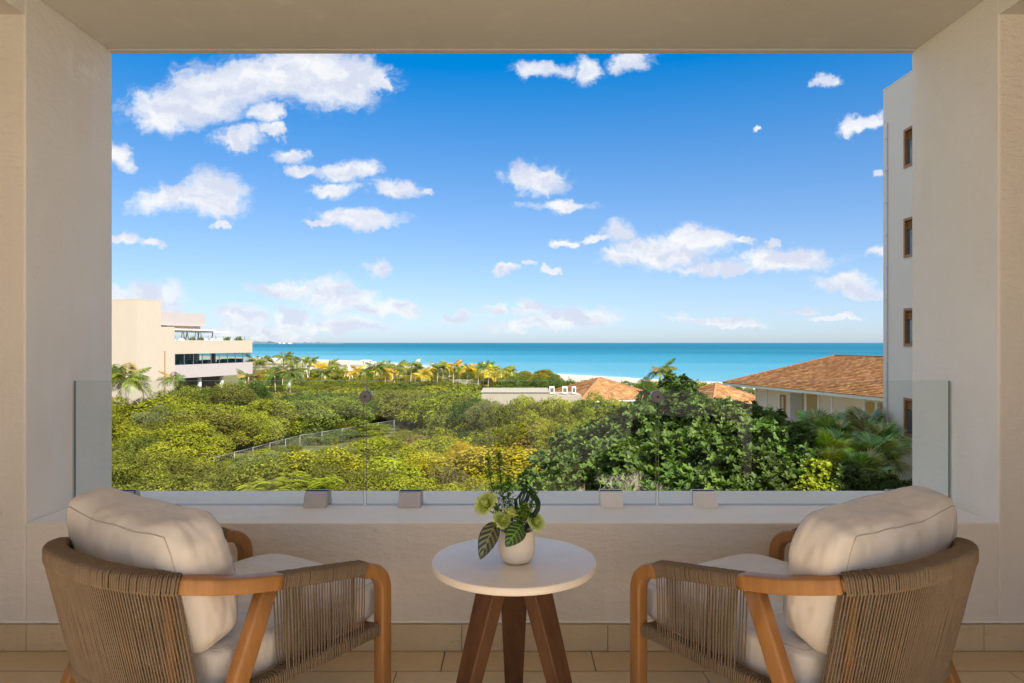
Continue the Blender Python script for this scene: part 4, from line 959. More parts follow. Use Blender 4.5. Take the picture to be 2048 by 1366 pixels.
def long_house():
    C = Vector((20.0, 64.8, 0)); u = Vector((.295, -.955, 0)).normalized(); v = Vector((-u.y, u.x, 0))
    root = empty('long_house', (C.x, C.y, GZ), 0, label='long house with orange brown hipped roof and white columned gallery at the right', cat='house')
    ez = -2.5 - GZ; O = Vector((0, 0, ez))
    hip_roof(root, O, u, v, 38, 13.66, 2.62, .30, .27, .24, 3)
    def bx(t0, t1, s0, s1, z0, z1): # along, in
        c = u * (t0+t1)/2 + v * (s0+s1)/2 + Vector((0, 0, (z0+z1)/2 - GZ)); return MB().obox(c, u*(t1-t0)/2, v*(s1-s0)/2, Vector((0, 0, (z1-z0)/2)))
    bx(1.6, 36, 2.6, 12, GZ, -2.75).build('wall', M['wing'], root)
    bx(1.6, 36, .9, 2.59, GZ, -5.9).build('gallery_slab', M['wing'], root)
    # gallery parapet, only along the middle bays
    bx(7.4, 13.2, .75, .9, -5.9, -4.95).build('gallery_parapet', M['white'], root)
    ts = []
    for px in (1512, 1534, 1558, 1611, 1637, 1664, 1728, 1752):
        k = (px - 1024) / FPX; off = v * .95; t = (k * (C.y + off.y) - C.x - off.x) / (u.x - k * u.y); ts.append(t)
        bx(t - .06, t + .06, .9, 1.02, -5.9, -2.75).build('column', M['paint'], root)
    def tpx(px, s): k = (px - 1024) / FPX; off = v * s; return (k * (C.y + off.y) - C.x - off.x) / (u.x - k * u.y)
    a, b = tpx(1561, 2.58), tpx(1571, 2.58); d = bx(min(a, b), max(a, b), 2.53, 2.597, -5.85, -3.35).build('door', M['frame_brown'], root); bx(min(a,b)+.25, max(a,b)-.2, 2.50, 2.528, -5.0, -3.5).build('door_pane', M['paint'], d)
    a, b = tpx(1581, 2.58), tpx(1608, 2.58); bx(min(a, b), max(a, b), 2.55, 2.596, -5.85, -3.1).build('recess_panel', m_simple('grey_panel', (.46, .44, .42), .7), root)
    a, b = tpx(1590, 2.5), tpx(1604, 2.5); bx(min(a, b), max(a, b), 2.48, 2.545, -5.1, -4.4).build('plywood_board', M['ply'], root)
    a, b = tpx(1604, 2.5), tpx(1636, 2.5); bx(min(a, b), max(a, b), 2.46, 2.54, -5.9, -3.0).build('plywood_panel', M['ply'], root)
    a, b = tpx(1731, 2.5), tpx(1762, 2.5); bx(min(a, b), max(a, b), 2.46, 2.54, -5.9, -3.2).build('plywood_panel', M['ply'], root)
    # solar stub vent on the ridge
    bx(14.4, 14.8, 6.6, 7.0, -.1, .55).build('roof_vent', M['steel'], root)
long_house()
def pavilion(px, py, d, L, ez, rise, rz, label, wallh=3.0):
    t = P(px, py, d); zt = t.z; e = zt - rise; root = empty('pavilion', (t.x, d, GZ), rz, label=label, cat='house')
    O = Vector((-L/2, -L/2, e - GZ)); hip_roof(root, O, Vector((1, 0, 0)), Vector((0, 1, 0)), L, L, rise, .42, .36, .2, int(px))
    MB().box(-L/2 + .8, L/2 - .8, -L/2 + .8, L/2 - .8, 0, e - GZ - .21).build('wall', M['white'], root)
pavilion(1200, 755, 84, 11.5, 0, 2.3, R(22), 'low house with a pyramid shaped orange brown roof left of the tallest tree')
pavilion(1433, 766, 72, 9.0, 0, 2.1, R(25), 'small house with a pyramid shaped orange brown roof beside the long roof')
g = empty('gable_wall', P(1438, 800, 60), 0, label='small white gable wall in front of the second pyramid roof', cat='wall'); g.location.z = GZ
zt = P(1438, 806, 60).z - GZ
MB().add([(-1.2, 0, 0), (1.2, 0, 0), (1.2, .3, 0), (-1.2, .3, 0), (-1.2, 0, zt - .3), (1.2, 0, zt + .25), (1.2, .3, zt + .25), (-1.2, .3, zt - .3)], [(0,3,2,1),(4,5,6,7),(0,1,5,4),(1,2,6,5),(2,3,7,6),(3,0,4,7)]).build('wall', M['paint'], g)
M['tan'] = m_plaster('weathered_render', (.33, .29, .24), .8, .2, .6)
def flat_building():
    d = 76; t = P(1035, 785, d); root = empty('flat_roofed_building', (t.x, d, GZ), 0, label='low pale flat roofed building behind the yellow shrubs', cat='building'); zt = t.z - GZ
    MB().box(-4.0, 3.6, 0, 7, 0, zt).build('wall', M['tan'], root)
    MB().box(-4.1, 3.7, -.1, 7.1, zt, zt + .06).build('coping', M['tan'], root)
    MB().box(3.6, 7.2, .6, 6, 0, zt - .35).build('wall', M['tan'], root)
    for i, (px, w) in enumerate(((1104, 10), (1130, 10), (1148, 8))):
        q = P(px, 784, d + 1.5); s = w / 2 / FPX * d
        e = empty('rooftop_unit', (q.x, d + 1.5, GZ + zt), 0, label='white boxy rooftop unit, %s of three' % ('leftmost', 'middle', 'rightmost')[i], cat='air conditioner', group='rooftop units')
        e.location.z = GZ + zt - .3
        MB().box(-s, s, 0, .8, .06, .85).build('casing', M['paint'], e, bevel=.03); MB().box(-s*.7, s*.7, -.02, -.005, .2, .7).build('grille', M['steel'], e)
        for sx in (-1, 1): MB().box(sx*s*.8 - .04, sx*s*.8 + .04, .1, .7, 0, .055).build('foot', M['dark'], e)
flat_building()
# beach furniture
def palapa(px, py, d, r, label):
    t = P(px, py, d); h = max(2.3, t.z - GZ); e = empty('palapa', (t.x, d, t.z - h), 0, label=label, cat='parasol', group='thatched parasols')
    MB().lathe([(r, h - r*.75), (r*.6, h - r*.42), (r*.25, h - r*.12), (.03, h)], 14).build('thatch_roof', M['thatch'], e, smooth=True); MB().tube([(0, 0, 0), (0, 0, h - .1)], .08, 6).build('post', M['bark'], e)
palapa(1370, 758, 100, 1.5, 'thatched parasol peak right of the tallest dark tree')
palapa(647, 728, 225, 2.2, 'grey thatched parasol on the beach between the palms, left')
palapa(848, 737, 215, 1.6, 'thatched parasol on the beach near the tallest middle palm')
def tower():
    d = 232; t = P(733, 721, d); e = empty('lookout_tower', (t.x, d, GZ - .4), 0, label='white lookout tower standing on the beach among the palms', cat='tower'); h = t.z - GZ + .4
    for sx in (-1, 1):
        for sy in (-1, 1): MB().bar((sx*1.5, sy*1.1, 0), (sx*1.2, sy*.9, h), .16, .16).build('leg', M['paint'], e)
    MB().box(-1.5, 1.5, -1.2, 1.2, h - 2.6, h - 2.4).build('platform', M['paint'], e); MB().box(-1.7, 1.7, -1.4, 1.4, h, h + .15).build('roof', M['paint'], e)
    MB().box(-1.2, 1.2, -.9, .9, h - 2.4, h - 1.5).build('cabin', m_simple('grey_cabin', (.4, .42, .42), .7), e)
    MB().bar((-1.4, -1.1, .2), (1.4, -1.1, h - 2.7), .1, .1).build('brace', M['paint'], e)
    d = 210; t = P(697, 725, d); e = empty('timber_frame', (t.x, d, GZ - .3), 0, label='white A shaped timber frame with a slanted arm on the beach', cat='frame'); h = t.z - GZ + .3
    for a in (-1.6, 0.4, 1.6): MB().bar((a, 0, 0), (0, 0, h), .22, .22).build('pole', M['paint'], e)
    MB().bar((-1.0, .1, h * .35), (.9, .1, h * .35), .14, .14).build('rail', M['paint'], e)
    t = P(611, 727, 200); e = empty('slanted_pole', (t.x, 200, GZ - .3), 0, label='white pair of slanted poles between two beach palms', cat='pole'); h = t.z - GZ + .3
    MB().bar((-1.4, 0, 0), (.6, 0, h), .2, .2).build('pole', M['paint'], e); MB().bar((.9, .2, 0), (.2, .2, h * .8), .16, .16).build('pole', M['paint'], e)
tower()
# wire fence
def fence():
    root = empty('wire_fence', (0, 0, 0), label='galvanised wire mesh fence running back through the thicket', cat='fence')
    a = P(428, 915, 60); b = P(600, 871, 74.5); c = P(818, 836, 94)
    pts = []
    for (p, q, n) in ((a, b, 5), (b, c, 6)):
        for i in range(n): pts.append(p.lerp(q, i / n))
    pts.append(c); root.location = pts[0]; o = pts[0]; pts = [p - o for p in pts]
    for i, p in enumerate(pts):
        MB().tube([p + Vector((0, 0, -2.3)), p + Vector((0, 0, .05))], .026, 6).build('post', M['fence'], root, smooth=True)
        if i: 
            q = pts[i-1]; MB().tube([q, p], .022, 6).build('top_rail', M['fence'], root, smooth=True)
            w = MB(); L = (p - q).length; n = int(L / .28)
            for k in range(n + 8):
                for sg in (1, -1):
                    x0 = (k - 4) * L / n; z0 = -.02; x1 = x0 + sg * 1.9 * .6; z1 = -1.9
                    A_, B_ = (x0, z0), (x1, z1)
                    def cl(x, z, xx, zz):
                        if x < 0: f_ = (0 - x) / (xx - x) if xx != x else 0; return (0, z + (zz - z) * f_)
                        if x > L: f_ = (L - x) / (xx - x) if xx != x else 0; return (L, z + (zz - z) * f_)
                        return (x, z)
                    if (x0 < 0 and x1 < 0) or (x0 > L and x1 > L): continue
                    A2 = cl(*A_, *B_); B2 = cl(*B_, *A_); dirv = (p - q) / L
                    w.bar(q + dirv * A2[0] + Vector((0, 0, A2[1])), q + dirv * B2[0] + Vector((0, 0, B2[1])), .006, .006)
            m_ = w.build('wire_mesh', M['fence'], root); tag(m_, kind='stuff')
fence()

# ------------------------------------------------------------------ side table, pot, flowers
TX, TY, TZ = .007, 2.335, .55
def side_table():
    root = empty('side_table', (TX, TY, 0), label='round side table with pale marble top on three dark wooden legs', cat='table')
    m = MB(); r = .279; m.lathe([(.02, -.027), (r - .006, -.027), (r - .0015, -.025), (r, -.0215), (r, -.004), (r - .0015, -.001), (r - .005, 0), (.02, 0)], 128)
    o = m.build('table_top', M['marble'], root, smooth=True, loc=(0, 0, TZ)); es = o.modifiers.new('s', 'EDGE_SPLIT'); es.split_angle = R(50)
    for (a, top, bot) in ((215, .075, .235), (325, .075, .235), (90, .06, .22)):
        ca, sa = math.cos(R(a)), math.sin(R(a)); rad = Vector((ca, sa, 0)); tn = Vector((-sa, ca, 0)); t = rad * top + Vector((0, 0, TZ - .028)); b = rad * bot + Vector((0, 0, 0))
        hw, hd = .052, .024; vs = []
        for c, k in ((b, .62), (t, 1.0)):
            for (i, j) in ((-1,-1),(1,-1),(1,1),(-1,1)): vs.append(c + tn*i*hw*k + rad*j*hd*1.15*(.9 if k < 1 else 1))
        MB().add(vs, [(0,3,2,1),(4,5,6,7),(0,1,5,4),(1,2,6,5),(2,3,7,6),(3,0,4,7)]).build('leg', M['wood_dark'], root, bevel=.004)
    MB().lathe([(.02, TZ - .05), (.10, TZ - .05), (.10, TZ - .0275), (.02, TZ - .0275)], 32).build('mount_plate', M['wood_dark'], root)
side_table()
PX_, PY2 = .016, 2.30
def pot_and_flowers():
    root = empty('flower_pot', (PX_, PY2, TZ + .001), label='small round cream ceramic pot on the marble table', cat='pot')
    prof = [(.02, 0), (.034, .001), (.046, .006), (.057, .020), (.0625, .04), (.0635, .06), (.062, .08), (.059, .098), (.0575, .108), (.0555, .110), (.053, .108), (.055, .085), (.05, .03), (.02, .02)]
    MB().lathe(prof, 64).build('pot_body', M['ceramic'], root, smooth=True)
    MB().lathe([(.01, .088), (.0535, .090), (.052, .094), (.01, .097)], 24).build('soil', M['dark'], root)
    G = m_leaf('stem_green', (.10, .17, .03), .2); G.node_tree; DG = m_leaf('grass_green', (.025, .055, .025), .1, .3); FG = m_leaf('fern_green', (.11, .22, .03), .3)
    PT = NT('petal'); at = PT.n('ShaderNodeAttribute', attribute_name='rnd').outputs['Fac']
    pc = PT.ramp(at, [(0., (.40, .52, .06)), (.5, (.64, .74, .20)), (1., (.84, .88, .45))]); PT.fin(pc, .6, .2); tr = PT.n('ShaderNodeBsdfTranslucent', {'Color': pc}); ms = PT.n('ShaderNodeMixShader', {0: .35, 1: PT.b.outputs[0], 2: tr.outputs[0]}); PT.L.new(ms.outputs[0], PT.out.inputs['Surface']); PT = PT.m
    org = Vector((PX_, PY2, TZ + .1))
    def flower(px, py, d, r, tilt, label, seed):
        q = random.Random(seed); c = P(px, py, d); root = empty('flower', c, 0, label=label, cat='flower', group='pale green flowers in the pot')
        V = []; F = []; rn = []; base = 0; nlay = 7
        for L in range(nlay):
            npet = 4 + L; rr = r * (.25 + .75 * L / (nlay - 1))
            for k in range(npet):
                a0 = 2*math.pi*k/npet + L * .7 + q.uniform(-.2, .2); span = 2*math.pi/npet * .75; nu, nv = 7, 5; ph = q.uniform(0, 6)
                open_ = .15 + 1.05 * L / (nlay - 1) + q.uniform(-.1, .1)
                for j in range(nv):
                    h = j / (nv - 1)
                    for i in range(nu):
                        s = (i / (nu - 1) - .5) * 2; a = a0 + s * span * (.35 + .65 * math.sin(min(1, h * 1.15) * math.pi * .5))
                        rad = rr * (.12 + math.sin(open_ * h) * .95 + .06 * math.sin(9 * s + ph) * h * h * 1.6); z = r * (1.25 * h * math.cos(open_ * h * .85) - .45 + .10 * math.sin(7 * s + ph) * h * h) * (1 - .12 * L / nlay)
                        z -= r * .12 * s * s * h; V.append((rad * math.cos(a), rad * math.sin(a), z)); rn.append(min(1, max(0, .2 + .75 * h * (.4 + .6 * L / nlay) + q.uniform(-.08, .08))))
                for j in range(nv - 1):
                    for i in range(nu - 1): b = base + j * nu + i; F.append((b, b+1, b+nu+1, b+nu))
                base += nu * nv
        o = link('petals', np_mesh('petals', np.array(V), np.array(F), PT, {'rnd': rn}, True), root); o.rotation_euler = tilt
        e = org + Vector((q.uniform(-.01, .01), q.uniform(-.01, .01), -.02)) - c; m_ = Vector((e.x * .4, e.y * .4, e.z * .35))
        st = MB().tube([(0, 0, -r * .3), m_, e], .0022, 6); st.build('stem', G, root, smooth=True)
    flower(973, 1009, 2.27, .044, (R(35), R(-38), 0), 'large pale green ruffled flower leaning out to the left above the pot', 1)
    flower(1003, 1042, 2.25, .034, (R(40), R(-15), 1), 'pale green flower over the left rim of the pot', 2)
    flower(1022, 1028, 2.27, .034, (R(25), R(5), 2), 'pale green flower above the middle of the pot', 3)
    flower(1070, 1044, 2.29, .036, (R(35), R(42), 0), 'pale green flower leaning out to the right of the pot', 4)
    # patterned leaves
    LP = NT('prayer_leaf'); uv = LP.n('ShaderNodeAttribute', attribute_name='stripe').outputs['Fac']; oc = LP.n('ShaderNodeObjectInfo').outputs['Color']
    band = LP.ramp(uv, [(.50, 0.), (.78, 1.)]); dk = LP.mix(1.0, oc, (.16, .13, .16), 'MULTIPLY'); LP.fin(LP.mix(band, dk, oc), .35, .5); LP = LP.m
    def pleaf(base, tip, w, nrm, col, label):
        base = Vector(base); tip = Vector(tip); nrm = Vector(nrm).normalized(); ax = (tip - base); L = ax.length; ax.normalize(); sd_ = ax.cross(nrm).normalized(); nrm = sd_.cross(ax)
        V = []; F = []; st = []; nu, nv = 15, 22
        for j in range(nv):
            h = j / (nv - 1); ww = w * (math.sin(math.pi * min(1, h * 1.0) ** .82) ** .75 if 0 < h < 1 else .0) + .0004
            for i in range(nu):
                s = (i / (nu - 1) - .5) * 2; c = base - Vector(base) + ax * (L * h) + sd_ * (s * ww) + nrm * (abs(s) * ww * .28 + .0016 * math.sin((h * 9 - abs(s) * 2.2) * 2 * math.pi * .75) * abs(s) - L * .10 * (2*h - 1) ** 2)
                V.append(tuple(c)); k = math.sin((h * 6.5 - abs(s) * 1.6) * 2 * math.pi) * .5 + .5
                st.append((k if abs(s) > .10 else .9) * (1 if abs(s) < .88 else .2))
        for j in range(nv - 1):
            for i in range(nu - 1): b = j * nu + i; F.append((b, b+1, b+nu+1, b+nu))
        o = link('patterned_leaf', np_mesh('patterned_leaf', np.array(V), np.array(F), LP, {'stripe': st}, True), None, base); o.color = col + (1,)
        tag(o, label, 'leaf', 'patterned leaves over the pot rim'); o.modifiers.new('solid', 'SOLIDIFY').thickness = .0006
        MB().tube([(0, 0, 0), tuple(org + Vector((0, 0, -.015)) - base)], .0018, 6).build('stalk', G, o, smooth=True)
    pleaf(P(992, 1041, 2.25), P(960, 1117, 2.19), .031, (-.1, -1, .35), (.20, .22, .10), 'striped brown green leaf hanging down left of the pot')
    pleaf(P(1045, 1046, 2.245), P(1013, 1092, 2.185), .032, (.15, -1, .35), (.14, .30, .05), 'striped green leaf hanging over the front of the pot')
    # looped grass
    q = random.Random(6); g = empty('looped_grass', org, 0, label='dark blades of grass looped over above the pot', cat='foliage')
    for k in range(13):
        x0 = (1040 + q.uniform(-4, 12)); xl = 1028 + k * 2.3 + q.uniform(-2, 2); xr = 1060 + q.uniform(8, 18); top = 967 + abs(k - 6) * 2.2 + q.uniform(0, 8)
        d = 2.28 + q.uniform(-.015, .02)
        ctrl = [P(1046 + q.uniform(-5, 5), 1062, 2.29), P(xr + 2, 1015 + q.uniform(-6, 6), d), P(xr - 6, top + 14, d), P((xl + xr) / 2 - 3, top, d), P(xl + 3, top + 16, d - .01), P(xl, 1000 + k * .8, d - .01), P(xl + 3 + k, 1040 + q.uniform(-6, 6), 2.285)]
        pts = []
        for i in range(len(ctrl) - 1):
            p0 = ctrl[max(i-1, 0)]; p1, p2 = ctrl[i], ctrl[i+1]; p3 = ctrl[min(i+2, len(ctrl)-1)]
            for t in (0, .25, .5, .75): pts.append(.5 * ((2*p1) + (p2-p0)*t + (2*p0-5*p1+4*p2-p3)*t*t + (-p0+3*p1-3*p2+p3)*t**3))
        pts = [p - org for p in pts]; V = []; F = []
        for i, p in enumerate(pts):
            t = (pts[min(i+1, len(pts)-1)] - pts[max(i-1, 0)]).normalized(); s = t.cross(Vector((.3, -1, .1))).normalized() * .0021
            V += [tuple(p - s), tuple(p + Vector((0, -.0007, 0))), tuple(p + s)]
            if i: b = 3*i; F += [(b-3, b-2, b+1, b), (b-2, b-1, b+2, b+1)]
        link('blade', np_mesh('blade', np.array(V), np.array(F), DG, {'rnd': [q.random() * .6] * len(V)}, True), g)
    # upright feathery sprigs
    def sprig(pts, label, seed, dens=120, size=.0068, spread=.024):
        q = random.Random(seed); base = pts[0]; e = empty('feathery_sprig', base, 0, label=label, cat='foliage', group='feathery green sprigs in the pot')
        rel = [p - base for p in pts]; MB().tube(rel, [.0016] * len(rel), 5).build('stem', G, e, smooth=True)
        V = []; F = []; rn = []
        for k in range(dens):
            f = q.uniform(.15, 1) * (len(rel) - 1); i = min(int(f), len(rel) - 2); c = rel[i].lerp(rel[i+1], f - i); sp = spread * (1.15 - .6 * f / (len(rel) - 1))
            a = q.uniform(0, 6.28); tipc = c + Vector((math.cos(a) * sp, math.sin(a) * sp, q.uniform(0, sp * 1.1))) * q.uniform(.4, 1.3); b0 = c
            for j in range(6):
                cc = b0.lerp(tipc, (j + 1) / 6) + Vector((q.uniform(-1, 1), q.uniform(-1, 1), q.uniform(-1, 1))) * .0015; u_ = Vector((q.uniform(-1, 1), q.uniform(-1, 1), q.uniform(-.4, 1))).normalized() * size * q.uniform(.6, 1.1); s_ = u_.cross(Vector((q.uniform(-1, 1), q.uniform(-1, 1), q.uniform(-1, 1)))).normalized() * size * .38
                b = len(V); V += [tuple(cc), tuple(cc + u_*.5 + s_), tuple(cc + u_), tuple(cc + u_*.5 - s_)]; F.append((b, b+1, b+2, b+3)); rn += [q.random()] * 4
        link('leaflets', np_mesh('leaflets', np.array(V), np.array(F), FG, {'rnd': rn}), e)
    B0 = org + Vector((-.01, .0, -.01))
    sprig([B0, P(1000, 1035, 2.31), P(988, 990, 2.33), P(978, 945, 2.35), P(975, 915, 2.37)], 'tall dark feathery sprig, leftmost above the pot', 1, 120)
    sprig([B0, P(1012, 1030, 2.31), P(1004, 985, 2.33), P(1000, 940, 2.35), P(996, 905, 2.37)], 'tallest feathery sprig standing upright over the pot', 2, 140)
    sprig([B0, P(1020, 1020, 2.32), P(1016, 985, 2.33), P(1017, 950, 2.35)], 'shorter feathery sprig in the middle of the bunch', 3, 110)
    sprig([B0, P(1008, 1040, 2.29), P(992, 1020, 2.29), P(984, 1000, 2.29)], 'feathery sprig behind the large pale flower', 4, 120)
    sprig([B0, P(1052, 1040, 2.27), P(1062, 1015, 2.27), P(1070, 985, 2.28)], 'light green sprig inside the looped grass', 5, 70, .007, .018)
    sprig([B0, P(1040, 1040, 2.26), P(1045, 1025, 2.25), P(1050, 1010, 2.25)], 'bushy light green sprig over the right rim of the pot', 6, 110, .009, .026)
pot_and_flowers()

# ------------------------------------------------------------------ woven armchairs
CW, CL, CT1, CN = .377, .785, .40, 2.65
ZP = [(-.1, .555), (0, .558), (.42, .628), (.55, .652), (.68, .682), (.80, .705)]
def rail_plan(a, w=CW, L=CL, t1=CT1, n=CN):
    c, s = math.cos(a), math.sin(a); return (w * math.copysign(abs(c) ** (2/n), c), -t1 - (L - t1) * abs(s) ** (2/n))
def rail_z(y): return float(np.interp(-y, [p[0] for p in ZP], [p[1] for p in ZP]))
def resample(pts, step):
    pts = [Vector(p) for p in pts]; out = [pts[0]]; acc = 0
    for a, b in zip(pts[:-1], pts[1:]):
        L = (b - a).length; t = step - acc
        while t <= L: out.append(a.lerp(b, t / L)); t += step
        acc = (acc + L) % step if L + acc >= step else acc + L
        acc = L - (t - step) if t - step >= 0 and t > L else acc
    return out
def path_len(pts): return sum((b - a).length for a, b in zip(pts[:-1], pts[1:]))
def at_len(pts, cum, s):
    i = min(max(int(np.searchsorted(cum, s)) - 1, 0), len(pts) - 2); f = (s - cum[i]) / max(1e-9, cum[i+1] - cum[i]); f = min(max(f, 0), 1); return pts[i].lerp(pts[i+1], f)
def cumul(pts):
    c = [0]
    for a, b in zip(pts[:-1], pts[1:]): c.append(c[-1] + (b - a).length)
    return c
def sweep_rect(mb, pts, hw, hh, side_fn, rnd=.008):
    """rounded rectangular section swept along pts; side_fn(i) = outward horizontal"""
    sec = []
    for cx, cy, a0 in ((hw - rnd, hh - rnd, 0), (-hw + rnd, hh - rnd, 90), (-hw + rnd, -hh + rnd, 180), (hw - rnd, -hh + rnd, 270)):
        for k in range(4): a = R(a0 + k * 30); sec.append((cx + rnd * math.cos(a), cy + rnd * math.sin(a)))
    m = len(sec); vs = []; fs = []
    for i, p in enumerate(pts):
        t = (pts[min(i+1, len(pts)-1)] - pts[max(i-1, 0)]).normalized(); s = side_fn(i); s = (s - t * s.dot(t)).normalized(); u = s.cross(t).normalized()
        if i and u.dot(pu) < 0: u = -u
        if not i and u.z < 0: u = -u
        pu = u
        for (a, b) in sec: vs.append(p + s * a + u * b)
    for i in range(len(pts) - 1):
        for k in range(m): fs.append((i*m+k, i*m+(k+1) % m, (i+1)*m+(k+1) % m, (i+1)*m+k))
    fs.append(tuple(range(m))[::-1]); fs.append(tuple(range((len(pts)-1)*m, len(pts)*m))); mb.add(vs, fs)
def wraps(pts, hw, hh, side, step=.0062, rr=.0031, q=None):
    """a cord coiled round a rail: one rounded ring per turn"""
    cum = cumul(pts); n = int(cum[-1] / step); V = []; F = []; base = 0; seg = 5; rnd = .010; sec = []
    for cx, cy, a0 in ((hw - rnd, hh - rnd, 0), (-hw + rnd, hh - rnd, 90), (-hw + rnd, -hh + rnd, 180), (hw - rnd, -hh + rnd, 270)):
        for k in range(4): a = R(a0 + k * 30); sec.append((cx + rnd * math.cos(a), cy + rnd * math.sin(a), math.cos(a), math.sin(a)))
    m = len(sec)
    for j in range(n):
        s0 = (j + .5) * step; p = at_len(pts, cum, s0); t = (at_len(pts, cum, min(s0 + .01, cum[-1])) - at_len(pts, cum, max(s0 - .01, 0))).normalized()
        s = side(p); s = (s - t * s.dot(t)).normalized(); u = s.cross(t); u = u if u.z > 0 else -u; jx = q.uniform(-.0006, .0006); tl = q.uniform(-.0012, .0012); ro = q.uniform(-.0005, .0007)
        for k, (a, b, na, nb) in enumerate(sec):
            c = p + s * (a + na * ro) + u * (b + nb * ro) + t * (jx + tl * a / hw); nn = s * na + u * nb
            for g in range(seg):
                an = 2*math.pi*g/seg; V.append(c + nn * math.cos(an) * rr + t * math.sin(an) * rr)
        for k in range(m):
            for g in range(seg): F.append((base + k*seg+g, base + k*seg+(g+1) % seg, base + ((k+1) % m)*seg+(g+1) % seg, base + ((k+1) % m)*seg+g))
        base += m * seg
    return np_mesh('rope_wrapping', np.array(V), np.array(F), M['rope'], None, True)
def cushion_mesh(name, hx, hy, hz, seed, crown=.03, rnd=5.0, end_bulge=0, sag=0, amp=.004):
    q = Vector((seed * 3.1, seed, 0)); n = 30; V = []; idx = {}; F = []
    def pt(u, v, w):
        # superellipsoid-like box
        p = np.array([u, v, w]); k = (abs(u)**rnd + abs(v)**rnd + abs(w)**rnd) ** (1/rnd); p = p / k
        x, y, z = p[0] * hx, p[1] * hy, p[2] * hz
        y *= 1 + crown / hy * (1 - min(1, abs(p[0]))**2) * (1 - min(1, abs(p[2]))**2)
        z -= sag * (1 - (x / hx) ** 2) * (p[2] > 0) * p[2]; 
        nz = mnoise.fractal(Vector((x * 5, y * 5, z * 4)) + q, 1, 2, 3) * amp
        # gathers near the seams
        cr = math.exp(-((abs(p[0]) - .93) / .10) ** 2) * math.sin(z * 95 + 3 * math.sin(z * 23 + seed)) * .0016
        L = math.sqrt(x*x + y*y + z*z) + 1e-6; k2 = 1 + (nz + cr) / L * 1.6
        return (x * k2, y * k2, z * k2)
    def vid(key):
        if key not in idx: idx[key] = len(V); V.append(pt(*(2 * (k / n) - 1 for k in key)))
        return idx[key]
    for ax in range(3):
        for sd_ in (0, n):
            for i in range(n):
                for j in range(n):
                    ks = []
                    for (a, b) in ((i, j), (i+1, j), (i+1, j+1), (i, j+1)):
                        k = [0, 0, 0]; k[ax] = sd_; k[(ax+1) % 3] = a; k[(ax+2) % 3] = b; ks.append(vid(tuple(k)))
                    F.append(tuple(ks) if sd_ else tuple(ks[::-1]))
    me = bpy.data.meshes.new(name); me.from_pydata(V, [], F); me.materials.append(M['fabric']); me.polygons.foreach_set('use_smooth', [True] * len(F)); me.update()
    return me, pt
def piping(mb, pt, hx, hy, hz, face, plane='y', r=.0026):
    """seam cord around the box edge at v = face"""
    pts = []; n = 40; e = .995
    loop = [(s, -1) for s in np.linspace(-1, 1, n)] + [(1, s) for s in np.linspace(-1, 1, n)][1:] + [(s, 1) for s in np.linspace(1, -1, n)][1:] + [(-1, s) for s in np.linspace(1, -1, n)][1:]
    for (a, b) in loop:
        p = pt(a, face, b) if plane == 'y' else pt(a, b, face)
        pts.append(Vector(p) * 1.0015)
    mb.tube(pts, r, 5, False)
